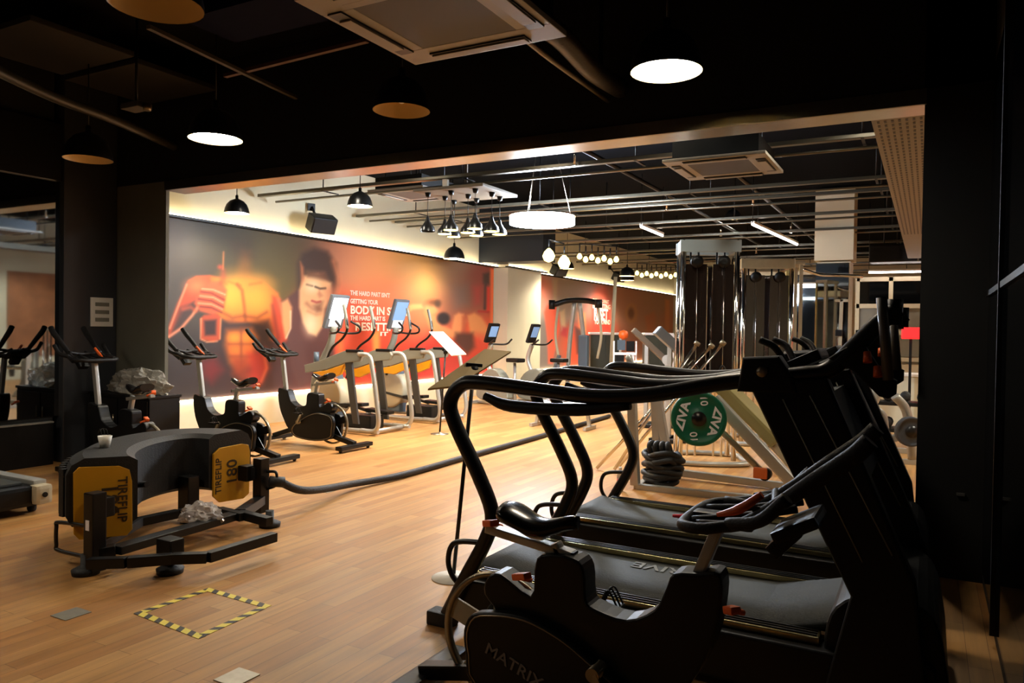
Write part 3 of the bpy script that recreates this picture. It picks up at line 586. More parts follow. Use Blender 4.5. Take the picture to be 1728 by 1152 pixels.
# ---------------------------------------------------------------- exercise bikes
def make_bike(label, group, dz=0., sz=0., kind='far'):
    """u (local +X) is forward; flywheel hub above the origin"""
    t = thing('exercise_bike', label, 'exercise bike', (0, 0, 0), 0, group)
    # feet
    r = MB().box((-.36, 0, .055), (.1, .58, .05), bev=.015); r.cyl((-.36, -.26, .02), (-.36, -.24, .02), .02); r.cyl((-.36, .24, .02), (-.36, .26, .02), .02)
    r.bar((-.36, 0, .08), (.0, 0, .16), .07, .06, .01); r.build('rear_stabilizer', BLK, t)
    f = MB().box((.98, 0, .055), (.09, .58, .05), bev=.015); f.bar((.98, 0, .08), (.6, 0, .2), .07, .06, .01)
    f.lathe([(.03, -.02), (.03, .02)], (1.03, .22, .035), 'Y').lathe([(.03, -.02), (.03, .02)], (1.03, -.22, .035), 'Y'); f.build('front_stabilizer', BLK, t)
    # flywheel
    g = MB().lathe([(.228, -.012), (.25, -.012), (.25, .012), (.228, .012), (.228, -.012)], (0, 0, .3), 'Y', 48)
    g.lathe([(.05, -.03), (.05, .03)], (0, 0, .3), 'Y')
    fw = g.build('flywheel', ALU, t)
    sp = MB()
    for i in range(5):
        a = 2*PI*i/5+.3; sp.bar((.04*math.cos(a), 0, .3+.04*math.sin(a)), (.235*math.cos(a), 0, .3+.235*math.sin(a)), .012, .085, .003)
    sp.build('spoke', BEIGE if kind == 'near' else BLK, fw)
    # shell
    prof = [(-.03, .535), (.03, .56), (.16, .50), (.175, .6+sz*.3), (.2, .66), (.33, .67), (.375, .63), (.385, .53), (.42, .5), (.54, .485), (.64, .54), (.68, .62), (.705, .675), (.79, .69), (.86, .70), (.87, .61), (.84, .45), (.77, .31), (.68, .19), (.5, .13), (.3, .12), (.14, .16), (.06, .22), (.02, .4), (-.04, .47)]
    MB().prism(sp2(prof, 3), -.055, .055, .012).build('body_shell', BLK, t)
    pl = [(-.06, .13), (-.095, .24), (-.105, .33), (-.07, .40), (.02, .425), (.12, .435), (.21, .425), (.33, .385), (.43, .33), (.56, .25), (.6, .17), (.5, .10), (.2, .08)]
    for s in (-1, 1):
        pc = MB().prism(sp2(pl, 3), s*.055, s*.1, .012).build('side_cover', PLAS, t)
        MB().tube([(a, s*.101, b) for a, b in sp2([(a*.93+.012, b*.93+.02) for a, b in pl], 3)], .0035, 6, 0, True).build('edge_line', ALU, pc)
    text('MATRIX', .062, mat('grey_letter', (120, 112, 104), .5), t, (.12, -.102, .245), (1, 0, -.36), (.36, 0, 1), sx=1.15)
    # cranks
    cr = MB().cyl((.45, -.14, .30), (.45, .14, .30), .025); cr.bar((.45, -.13, .30), (.54, -.14, .16), .02, .035, .004); cr.bar((.45, .13, .30), (.36, .15, .42), .02, .035, .004); cr.build('crank', ALU, t)
    for (u, v, z) in ((.54, -.2, .155), (.38, .21, .42)):
        pd = MB().box((u, v, z), (.09, .085, .02), bev=.006).build('pedal', PLAS, t)
        s = MB()
        for k in (-.03, 0, .03): s.tube([(u-.035, v+k, z+.01), (u, v+k, z+.07), (u+.04, v+k, z+.01)], .004, 6)
        s.tube([(u-.01, v-.04, z+.05), (u, v, z+.075), (u-.01, v+.04, z+.05)], .004, 6); s.build('toe_cage', RUB, pd)
    # seat
    MB().bar((.285, 0, .62), (.235, 0, .70+sz), .05, .035, .01).build('seat_post', SILV, t)
    rl = MB().bar((-.06, 0, .715+sz), (.31, 0, .665+sz), .05, .032, .006).build('seat_rail', SILV, t)
    MB().box((.315, 0, .664+sz), (.012, .045, .03), bev=.003).build('end_cap', BLK, rl)
    saddle(t, sz)
    for (a, b) in (((-.06, -.01, .735+sz), (.0, -.05, .752+sz)), ((.1, -.06, .565), (.165, -.085, .585)), ((.895, -.08, .60), (.93, -.11, .61))):
        MB().bar(a, b, .04, .026, .008).cyl(Vector(a)+Vector((.02, 0, 0)), Vector(a)+Vector((.04, .05, -.02)), .01, 8).build('adjuster_lever', ORG, t)
    # handlebar
    Z = .86+dz
    MB().bar((.775, 0, .66), (.85, 0, Z), .055, .04, .01).build('handlebar_post', SILV, t)
    MB().box((.86, 0, Z+.01), (.2, .07, .05), bev=.015).build('clamp', PLAS, t)
    h = MB()
    h.tube([(.98, -.2, Z+.06), (.86, -.22, Z+.03), (.78, -.19, Z+.02), (.755, -.1, Z+.015), (.755, .1, Z+.015), (.78, .19, Z+.02), (.86, .22, Z+.03), (.98, .2, Z+.06)], .0185, 12)
    for s in (-1, 1):
        h.tube([(.82, s*.2, Z+.03), (.94, s*.17, Z+.04), (1.05, s*.16, Z+.11), (1.16, s*.165, Z+.2), (1.26, s*.17, Z+.28), (1.31, s*.17, Z+.335)], [.019, .02, .024, .028, .027], 12)
        h.tube([(.92, s*.21, Z+.05), (1.02, s*.25, Z+.08), (1.1, s*.255, Z+.16)], .02, 10)
        h.tube([(.78, s*.1, Z+.02), (.95, s*.07, Z+.05), (1.1, s*.06, Z+.09)], .014, 10)
    h.tube([(1.0, -.17, Z+.09), (1.02, 0, Z+.07), (1.0, .17, Z+.09)], .016, 10)
    h.build('handlebar', GRIP, t)
    MB().tube([(.86, -.09, Z+.045), (.93, -.1, Z+.075), (1.0, -.1, Z+.13)], [.008, .016, .012], 8).build('brake_lever', ORG, t)
    cn = MB().box((1.1, 0, Z+.03), (.15, .22, .04), Matrix.Rotation(-.5, 3, 'Y'), .012).build('console', PLAS, t)
    MB().bar((1.02, 0, Z-.07), (1.1, 0, Z+.02), .1, .05, .01).build('console_bracket', PLAS, cn)
    return t
def saddle(t, sz):
    bm = bmesh.new(); N = 14; K = 16; rings = []
    for i in range(N+1):
        f = i/N; u = .02+f*.31
        w = .085*(1-f)**.7*1.0+.02; w *= (1 if f > .1 else .75+.25*f/.1)
        if f > .93: w *= .8
        zt = .795+sz+.02*math.cos(f*PI*2)-.012*f
        th = .035 if f < .5 else .035-.012*(f-.5)
        ring = []
        for k in range(K):
            a = 2*PI*k/K; ring.append(bm.verts.new((u, w*math.cos(a), zt-.02+(th*math.sin(a) if math.sin(a) > 0 else th*1.3*math.sin(a)*(1-f*.4)))))
        rings.append(ring)
    for A, B in zip(rings, rings[1:]):
        for k in range(K): f_ = bm.faces.new((A[k], A[(k+1) % K], B[(k+1) % K], B[k])); f_.smooth = True
    bm.faces.new(rings[0][::-1]); bm.faces.new(rings[-1])
    m = MB(); m.bm.free(); m.bm = bm
    s = m.build('saddle', mat('saddle_vinyl', (20, 17, 16), .22), t)
    MB().tube([(.06, -.03, .75+sz), (.15, -.025, .715+sz), (.24, -.02, .745+sz)], .005, 6).tube([(.06, .03, .75+sz), (.15, .025, .715+sz), (.24, .02, .745+sz)], .005, 6).box((.17, 0, .725+sz), (.06, .07, .03), bev=.006).build('saddle_clamp', SILV, s)
near = make_bike('foreground black exercise bike with orange levers at the bottom centre', 'black indoor cycling bikes', kind='near')
near.location = (-1.45, 2.58, 0)
fb = make_bike('black exercise bike in the left row, closest to the elliptical trainers', 'black indoor cycling bikes', .25, .1)
fb.location = (-6.43, 7.15, 0); fb.rotation_euler.z = PI
b2 = copy_tree(fb); b2.location = (-6.48, 5.95, 0); b2.rotation_euler.z = PI+.05
b2['label'] = 'black exercise bike in the left row in front of the bare torso on the mural'
b1 = copy_tree(fb); b1.location = (-6.5, 4.68, 0); b1.rotation_euler.z = PI
b1['label'] = 'black exercise bike at far left in front of the dark cabinet with wrapped plastic'
# cabinet with plastic wrapping
t = thing('storage_cabinet', 'low black cabinet against the stub wall behind the left bikes', 'cabinet', (-7.46, 5.2, 0))
MB().box((0, 0, .365), (1.0, .36, .73), bev=.008).build('body', PLAS, t)
MB().box((0, 0, .74), (1.02, .39, .03), bev=.005).build('top_board', BLK, t)
for s in (-1, 1):
    dd = MB().box((s*.245, -.188, .37), (.47, .014, .66), bev=.004).build('door', BLK, t)
    MB().cyl((s*.06, -.205, .42), (s*.06, -.205, .54), .006, 8).build('handle', ALU, dd)
def crumple(name, label, cat, loc, size, m, seed, sub=4, rough=.35):
    bm = bmesh.new(); bmesh.ops.create_icosphere(bm, subdivisions=sub, radius=1); rnd = random.Random(seed)
    from mathutils import noise
    for v in bm.verts:
        n = noise.noise(v.co*2.2+Vector((seed, 0, 0)))*rough+noise.noise(v.co*7+Vector((0, seed, 0)))*rough*.45
        v.co *= 1+n
        if v.co.z < -.35: v.co.z = -.35
        v.co.z += .35
    for v in bm.verts: v.co = Vector((v.co.x*size[0], v.co.y*size[1], v.co.z*size[2]))
    mb = MB(); mb.bm.free(); mb.bm = bm; o = mb.build(name, m); o.location = loc
    return tag(o, label, cat)
crumple('plastic_wrapping', 'heap of crumpled clear plastic wrapping on the black cabinet', 'plastic wrap', (-7.4, 5.2, .757), (.44, .16, .19), FOIL, 3)
crumple('plastic_bag', 'clear plastic bag lying in the frame of the tyre machine', 'plastic bag', (-4.45, 3.62, .12), (.16, .12, .09), BAGM, 9)
t = thing('switch_panel', 'white square switch panel with three grey slots on the left column', 'switch panel', (-8.07, 5.22, 1.62))
MB().box((0, 0, 0), (.016, .26, .32), bev=.004).build('plate', WHT, t)
for k in (-1, 0, 1): MB().box((.01, 0, k*.085), (.008, .16, .042), bev=.002).build('switch', GREYP, t)
t = thing('paper_cup', 'small white crumpled cup on top of the tyre', 'cup')
MB().lathe([(.03, 0), (.045, .075), (.042, .075), (.028, .006), (.004, .006)], (0, 0, 0)).build('cup_wall', WHT, t)
t.location = (-5.15, 4.05, .0)
CUP = t
# wall plate on the right column
tag(MB().box(at(1621, 834, Y=BY-.008), (.045, .012, .018), bev=.002).build('socket_plate', mat('dim_label', (80, 78, 74), .5)), 'tiny grey plate low on the dark right column', 'wall plate')

# ---------------------------------------------------------------- left edge treadmill
t = thing('treadmill', 'rear corner of a dark treadmill with silver side rail at the left edge', 'treadmill', (-6.1, 3.1, 0))
MB().box((-.95, 0, .14), (1.9, .82, .16), bev=.03).build('deck', BLK, t)
MB().box((-1.0, 0, .232), (1.78, .54, .02), bev=.006).build('belt', BELT, t)
for s in (-1, 1):
    MB().box((-.95, s*.36, .235), (1.86, .1, .04), bev=.012).build('side_rail', SILV, t)
    e = MB().box((.0, s*.35, .15), (.12, .13, .15), bev=.03).build('end_cap', BEIGE, t)
    MB().lathe([(.02, 0), (.02, .01)], (.06, s*.35, .15), 'X').build('bolt', BLK, e)
for s in (-1, 1):
    MB().lathe([(.035, -.02), (.035, .02)], (-.1, s*.34, .035), 'Y', 16).build('wheel', RUB, t)
    MB().lathe([(.03, -.02), (.03, .02)], (-1.65, s*.34, .03), 'Y', 16).build('wheel', RUB, t)

# ---------------------------------------------------------------- tyre flip machine
def tyre_machine():
    t = thing('tire_flip_machine', 'tyre flip machine with half tyre and two yellow plates on the left floor', 'tyre flip machine')
    A = at(150, 955, Z=.03); B = at(470, 800, Z=.03)
    P = lambda x, y, z: at(x, y, Z=z)
    fr = MB()
    hh = .11
    # outer bent frame, in front
    pts = [P(150, 950, .1), P(215, 948, .12), P(290, 942, .12), P(350, 940, .12), P(463, 905, .12)]
    for a, b in zip(pts, pts[1:]): fr.bar(a, b, .06, .06, .006)
    # diagonal beam
    fr.bar(P(195, 928, .13), P(405, 867, .13), .1, .05, .006)
    fr.bar(P(405, 867, .13), P(455, 880, .13), .06, .06, .006)
    pts = [P(160, 925, .13), P(235, 880, .13), P(300, 866, .13), P(370, 862, .13), P(410, 872, .13)]
    for a, b in zip(pts, pts[1:]): fr.bar(a, b, .06, .06, .006)
    fr.build('base_frame', BLK, t)
    # feet
    for (x, y) in ((145, 968), (287, 966), (322, 880), (455, 888)):
        p = P(x, y, 0); MB().lathe([(.075, 0), (.08, .03), (.05, .045), (.03, .05), (.03, .12)], p, seg=24).build('foot', RUB, t)
    p = P(287, 966, 0); MB().box((p.x, p.y, .14), (.13, .1, .14), bev=.01).build('pivot_block', BLK, t)
    p = P(318, 880, 0); MB().box((p.x, p.y, .2), (.12, .1, .3), bev=.01).build('rear_block', BLK, t)
    # uprights
    L = P(160, 968, 0); Rr = P(440, 868, 0)
    zt = 1.5
    def upright(p, h, name='upright'): return MB().box((p.x, p.y, h/2+.02), (.09, .09, h), bev=.008).build(name, BLK, t)
    u1 = upright(L, .47); u2 = upright(Rr, .43)
    dA = (Vector((L.x, L.y, .5))-EYE).dot(FW)+.2; dB = (Vector((Rr.x, Rr.y, .5))-EYE).dot(FW)-.05
    pa = [(124, 798, -.1), (134, 789, -.09), (200, 785, .08), (218, 792, .1), (223, 812, .1), (224, 893, .1), (214, 903, .09), (135, 912, -.09), (125, 902, -.1)]
    pb = [(361, 766, -.15), (372, 756, -.1), (405, 748, .1), (418, 750, .14), (422, 762, .15), (421, 832, .15), (412, 841, .1), (374, 848, -.1), (362, 838, -.15)]
    secs = []
    for px, dd in ((pa, dA), (pb, dB)):
        P3 = [dep(x, y, dd+q) for x, y, q in px]
        lo = Vector((P3[0].x, P3[0].y, 0)); hi = Vector((P3[4].x, P3[4].y, 0)); ax = (hi-lo).normalized(); c = (lo+hi)/2; nn = Vector((-ax.y, ax.x, 0))
        if nn.dot(c-Vector((0, 0, 0))) < 0: nn = -nn
        poly = [((Vector((p.x, p.y, 0))-c).dot(ax), p.z) for p in P3]
        m = MB().prism(poly, 0, .02, .003)
        X4 = Matrix((ax, nn, Vector((0, 0, 1)))).transposed().to_4x4(); X4.translation = c
        m.build('yellow_plate', YPL, t, X4)
        secs.append((c, ax, nn, (hi-lo).length))
    (ca, axa, na, wa), (cb, axb, nb, wb) = secs
    def on(c, ax, nn, px, dd):
        ry = FW*FPX+RT*(px[0]-864)-UP*(px[1]-576); k = (c-EYE).dot(nn)/ry.dot(nn); return EYE+ry*k-nn*.002
    text('TIREFLIP', .078, INK, t, on(ca, axa, na, (206, 842), dA), (0, 0, -1), axa, sx=1.0)
    text('180', .135, INK, t, on(ca, axa, na, (184, 843), dA), (0, 0, -1), axa)
    text('TIREFLIP', .075, INK, t, on(cb, axb, nb, (369, 803), dB), (0, 0, 1), -axb)
    text('180', .135, INK, t, on(cb, axb, nb, (392, 796), dB), (0, 0, 1), -axb)
    # half tyre, lying flat: swept from one yellow plate round to the other
    zb, ztp = .22, .655; hw = .2
    sec = [(-hw, zb+.03), (-hw, ztp-.03), (-hw+.05, ztp), (hw-.1, ztp+.008), (hw-.03, ztp-.03), (hw, ztp-.09), (hw, zb+.09), (hw-.03, zb+.03), (hw-.1, zb), (-hw+.05, zb)]
    A0, B0 = ca+na*.022, cb+nb*.022; T0, T1 = na*2.3, -nb*2.0
    m = MB(); rings = []; N = 30; path = []
    for i in range(N+1):
        f = i/N
        p = A0*(2*f**3-3*f*f+1)+T0*(f**3-2*f*f+f)+B0*(-2*f**3+3*f*f)+T1*(f**3-f*f)
        d_ = A0*(6*f*f-6*f)+T0*(3*f*f-4*f+1)+B0*(-6*f*f+6*f)+T1*(3*f*f-2*f)
        d_.normalize(); rad = Vector((-d_.y, d_.x, 0)) if True else None
        path.append((p, d_, rad))
    sg = 1 if path[0][2].dot(-axa) > 0 else -1
    for p, d_, rad in path: rings.append([m.bm.verts.new(Vector((p.x, p.y, 0))+rad*sg*q+Vector((0, 0, z))) for q, z in sec])
    for A_, B_ in zip(rings, rings[1:]):
        for k in range(len(sec)): m.bm.faces.new((A_[k], A_[(k+1) % len(sec)], B_[(k+1) % len(sec)], B_[k])).smooth = False
    m.bm.faces.new(rings[0][::-1]); m.bm.faces.new(rings[-1])
    ty = m.build('half_tyre', RUB, t)
    tr = MB()
    for p, d_, rad in path[1:-1]:
        q = Vector((p.x, p.y, 0))+rad*sg*(hw+.004)
        tr.bar(q+Vector((0, 0, zb+.08)), q+Vector((0, 0, ztp-.06)), .045, .035, .004)
    tr.build('tread_block', RUB, ty)
    for (p, c, ax, nn, px, dd) in ((L, ca, axa, na, (170, 851), dA), (Rr, cb, axb, nb, (408, 796), dB)):
        q = on(c, ax, nn, px, dd)-nn*.06
        MB().bar((p.x, p.y, q.z), (q.x, q.y, q.z), .06, .1, .01).build('clamp_arm', BLK, t)
        MB().box(q, (.1, .1, .12), bev=.008).build('clamp_block', PLAS, t)
    MB().bar((L.x, L.y, .12), P(195, 928, .13), .08, .07, .006).build('gusset', BLK, t)
    MB().bar((Rr.x, Rr.y, .12), P(405, 867, .13), .08, .07, .006).build('gusset', BLK, t)
    # handles on both ends
    q = at(95, 925, Y=L.y); 
    MB().tube([(L.x-.03, L.y, .28), (q.x+.03, L.y, .26), (q.x, L.y, .23), (q.x, L.y, .12), (q.x+.03, L.y, .085), (L.x-.03, L.y, .09)], .012, 10).build('handle', SATIN, t)
    MB().tube([(Rr.x+.03, Rr.y+.02, .34), (Rr.x+.11, Rr.y+.04, .345), (Rr.x+.13, Rr.y+.04, .3), (Rr.x+.12, Rr.y+.04, .24), (Rr.x+.03, Rr.y+.02, .2)], .012, 10).build('handle', SATIN, t)
    tag(MB().box((L.x-.0, L.y-.047, .3), (.035, .004, .06)).build('sticker', PAPER, t), 'white sticker on the left upright')
    MB().cyl(at(230, 818, Y=L.y+.5), at(243, 816, Y=L.y+.5)+Vector((.03, 0, 0)), .02, 12).build('rubber_stop', PLAS, t)
    p = path[6][0]; CUP.location = (p.x, p.y, ztp+.006)
    return Rr
RR = tyre_machine()
# battle rope
r0 = Vector((RR.x+.14, RR.y+.05, .27))
t = thing('battle_rope', 'thick dark battle rope stretched from the tyre machine across the wooden floor', 'rope')
pts = [r0, (r0.x+.05, r0.y+.25, .16), (-4.6, 5.4, .06), (-4.56, 6.1, .035), (-4.6, 7.4, .035), (-4.66, 9.5, .035), (-4.78, 12.25, .035)]
MB().tube(pts, .032, 12, 8).build('rope_length', ROPE, t)
MB().cyl(r0+Vector((-.05, -.05, .005)), r0+Vector((.02, .04, -.01)), .042, 14).build('rope_cap', RUB, t)

# floor marks
t = thing('floor_marking', 'yellow and black hazard tape square stuck on the wooden floor', 'floor tape', (-3.3, 2.71, .0))
cs = [Vector((q.x, q.y, 0)) for q in (at(225, 1035, Z=0), at(352, 992, Z=0), at(458, 1022, Z=0), at(335, 1078, Z=0))]
for i in range(4):
    a, b = cs[i], cs[(i+1) % 4]; d = b-a; o = MB().box((d.length/2, .02, .0015), (d.length-(.0 if i % 2 else .08), .042, .002)).build('tape_strip', HAZ, t)
    o.location = a-Vector(t.location); o.rotation_euler.z = math.atan2(d.y, d.x)
    if (Matrix.Rotation(o.rotation_euler.z, 3, 'Z') @ Vector((0, 1, 0))).dot(sum(cs, Vector())/4-a) < 0: o.data.transform(Matrix.Translation((0, -.04, 0)))
for (x, y, lab, s) in ((120, 1036, 'small metal floor plate at the lower left of the tape square', .13), (400, 1143, 'small metal floor plate at the bottom edge in front of the tape square', .13), (552, 829, 'small metal floor plate beside the battle rope', .1)):
    p = at(x, y, Z=0); tag(MB().box((p.x, p.y, .002), (s, s*1.05, .004), bev=.001).build('floor_plate', mat('worn_aluminium', (170, 166, 152), .4, .7, noise=.2, nscale=30)), lab, 'floor plate')

# ---------------------------------------------------------------- curved manual treadmills
def make_curve_treadmill(label, x, y0, y1, group):
    t = thing('curved_treadmill', label, 'treadmill', (x, (y0+y1)/2, 0), 0, group); hw = (y1-y0)/2
    for s in (-1, 1):
        v = s*hw
        sf = MB()
        rail = [(-2.12, v, .02), (-2.0, v, .25), (-1.885, v, .46), (-1.85, v, .60), (-1.93, v, .78), (-2.07, v, 1.02), (-2.10, v, 1.13), (-2.04, v, 1.215), (-1.93, v, 1.235), (-1.6, v, 1.215), (-1.33, v, 1.20), (-1.05, v, 1.225), (-.75, v, 1.29), (-.45, v, 1.335), (-.34, v, 1.36), (-.25, v, 1.45), (-.16, v, 1.55), (-.1, v, 1.6)]
        sf.tube(rail, [.037]*9+[.034]*9, 14, 6)
        o = sf.build('side_frame', SATIN, t)
        MB().tube([(-1.9, v, 1.17), (-1.75, v, 1.13), (-1.4, v, 1.135), (-1.15, v, 1.17)], [.02, .03, .03, .02], 10).build('grip_pad', GRIP, o)
        MB().tube([(-1.885, v, .45), (-2.03, v, .435), (-2.085, v, .40), (-2.10, v, .32), (-2.07, v, .25), (-2.0, v, .2)], .014, 10).build('foot_handle', SATIN, o)
        MB().box((-2.13, v, .035), (.14, .09, .07), bev=.01).build('foot', RUB, o)
        MB().lathe([(.022, 0), (.022, s*.012), (.006, s*.014)], (-.58, v+s*.05, 1.345), 'Y', 16).build('bolt_cap', ALU, o)
        # broad slanting front post
        MB().prism([(-.64, 1.30), (-.34, 1.33), (-.02, .58), (.04, .06), (-.34, .06), (-.24, .5)], v-.045, v+.045, .015).build('front_post', PLAS, t)
        MB().prism([(-.66, 1.40), (-.52, 1.41), (-.46, 1.32), (-.44, 1.26), (-.68, 1.26)], v-.05, v+.05, .015).build('hinge_cover', PLAS, t)
        # end bracket
        pb_ = [at(x, y, Y=3.2) for x, y in ((1398, 604), (1440, 578), (1462, 585), (1490, 628), (1514, 642), (1513, 664), (1500, 672), (1484, 668), (1440, 625))]
        br = MB().prism([(q.x, q.z) for q in pb_], v-.03, v+.03, .008).build('end_bracket', PLAS, t)
        a_, b_ = at(1489, 503, Y=3.2), at(1500, 640, Y=3.2)
        MB().tube([(a_.x, v-.05, a_.z), (b_.x, v-.05, b_.z)], .019, 12, 0).build('upright_grip', mat('warm_grey_grip', (96, 88, 78), .4), br)
        a_, b_ = at(1511, 505, Y=3.2), at(1509, 548, Y=3.2)
        MB().tube([(a_.x, v, a_.z), (b_.x, v, b_.z)], .028, 12, 0).build('rail_end_cap', PLAS, br)
        for kx, ky in ((1464, 602), (1481, 626)):
            a_ = at(kx, ky, Y=3.2); MB().tube([(a_.x, v-.035, a_.z+.02), (a_.x+.004, v-.045, a_.z-.02)], [.013, .017], 10, 0).build('resistance_knob', ORG, br)
        for e0_, e1_ in (((-.5, 1.24), (-.2, .64)), ((-.4, 1.26), (-.1, .68))): MB().tube([(e0_[0], v-.047, e0_[1]), (e1_[0], v-.047, e1_[1])], .0035, 6, 0).build('edge_trim', GREYP, br)
        # deck side rail: metal strips
        MB().box((-1.17, s*(hw-.11), .262), (1.62, .09, .03), bev=.006).build('foot_rail', GOLD, t)
        g = MB()
        for k in (-1, 0, 1): g.box((-1.17, s*(hw-.11)+k*.026, .279), (1.6, .006, .006))
        g.build('rail_groove', BLK, t)
        MB().prism([(-2.06, .21), (-2.0, .245), (-.3, .245), (-.05, .32), (.05, .25), (.06, .05), (-.4, .04), (-1.9, .04), (-2.06, .1)], s*(hw-.16), s*(hw-.01), .012).build('side_cover', BLK, t)
    # belt: shallow curve
    m = MB(); N = 30; A = []; B = []
    for i in range(N+1):
        f = i/N; u = -2.03+f*1.75; z = .245+.045*(2*f-1)**4+(.05*max(0, f-.8)/.2)
        A.append(m.bm.verts.new((u, -hw+.15, z))); B.append(m.bm.verts.new((u, hw-.15, z)))
    for i in range(N): m.bm.faces.new((A[i], A[i+1], B[i+1], B[i])).smooth = True
    ext = bmesh.ops.extrude_face_region(m.bm, geom=m.bm.faces[:]); bmesh.ops.translate(m.bm, vec=(0, 0, -.03), verts=[v for v in ext['geom'] if isinstance(v, bmesh.types.BMVert)])
    m.build('belt', BELT, t)
    text('S-DRIVE', .13, mat('belt_lettering', (120, 120, 112), .6), t, (-1.12, hw-.26, .2485), (-1, 0, 0), (0, -1, 0), ext=.001, sx=1.1)
    # drum cover at the front
    MB().prism(sp2([(-.34, .26), (-.3, .42), (-.15, .5), (.02, .46), (.08, .3), (.06, .1), (-.3, .1)], 4), -hw+.05, hw-.05, .02).build('drum_cover', PLAS, t)
    MB().prism([(-.6, 1.2), (-.36, 1.25), (-.2, .9), (-.44, .88)], -hw+.05, hw-.05, .02).build('cross_panel', PLAS, t)
    c = MB().box((-.5, 0, 1.37), (.2, .3, .05), Matrix.Rotation(-.45, 3, 'Y'), .015).build('console', PLAS, t)
    for s in (-1, 1): MB().tube([(-.55, s*.12, 1.36), (-.6, s*.16, 1.44), (-.66, s*.17, 1.47)], .016, 8).build('console_handle', GRIP, c)
    MB().cyl((-2.02, -hw+.04, .1), (-2.02, hw-.04, .1), .028, 10).build('rear_crossbar', BLK, t)
    return t
make_curve_treadmill('black curved manual treadmill nearest the camera, right behind the foreground bike', 0, 3.2, 4.15, 'black curved treadmills')
make_curve_treadmill('second black curved manual treadmill, farther back by the opening', -.05, 4.5, 5.36, 'black curved treadmills')
p = at(1145, 870, Y=3.9)
tag(MB().tube([p+Vector((-.03, 0, -.004)), p+Vector((.03, 0, .002)), p+Vector((.06, .01, .01))], [.008, .013, .02], 10).build('red_grip', mat('pinkish_red', (214, 30, 52), .4)), 'small red safety grip clipped above the second treadmill belt', 'grip')

# ---------------------------------------------------------------- sign stands
def sign(label, base, corners, m, mb, stem_top):
    b = Vector(base); t = thing('sign_stand', label, 'sign stand', b)
    MB().lathe([(.13, 0), (.13, .006), (.02, .014), (.012, .03)], seg=32).build('base_disc', ALU if m is PAPER else WHT, t)
    MB().cyl((0, 0, .01), Vector(stem_top)-b, .012, 10).build('pole', BLK, t)
    c = [Vector(q)-b for q in corners]
    n = (c[1]-c[0]).cross(c[3]-c[0]).normalized()*.008
    q = MB(); v = [q.bm.verts.new(p+s*n) for s in (-1, 1) for p in c]
    for f in ((0, 1, 2, 3), (7, 6, 5, 4), (0, 4, 5, 1), (1, 5, 6, 2), (2, 6, 7, 3), (3, 7, 4, 0)): q.bm.faces.new([v[i] for i in f])
    q.build('board', m, t)
    st = Vector(stem_top)-b
    ux = (c[1]-c[0]).normalized()
    MB().lathe([(.03, -.06), (.035, -.02), (.02, .0)], st, seg=16).bar(st-ux*.05, st+ux*.05, .02, .03).build('tilt_head', PLAS, t)
    return t
sb = at(765, 975, Z=0); Yb = sb.y
def bd(x, y, d): return dep(x, y, d)
d0 = (Vector((sb.x, sb.y, 1.3))-EYE).dot(FW)
sign('near sign stand seen from behind, beige tilted board above the first treadmill rail', (sb.x, sb.y, 0),
     [bd(818, 590, d0+.16), bd(862, 594, d0+.2), bd(770, 652, d0-.16), bd(722, 657, d0-.2)], CARD, None, bd(800, 617, d0+.01))
s2 = at(742, 732, Z=0); d1 = (Vector((s2.x, s2.y, 1.3))-EYE).dot(FW)
sign('far sign stand with white tilted board in front of the ellipticals', (s2.x, s2.y, 0),
     [bd(724, 560, d1+.2), bd(748, 560, d1+.2), bd(787, 598, d1-.1), bd(762, 600, d1-.1)], PAPER, None, bd(752, 590, d1+.05))

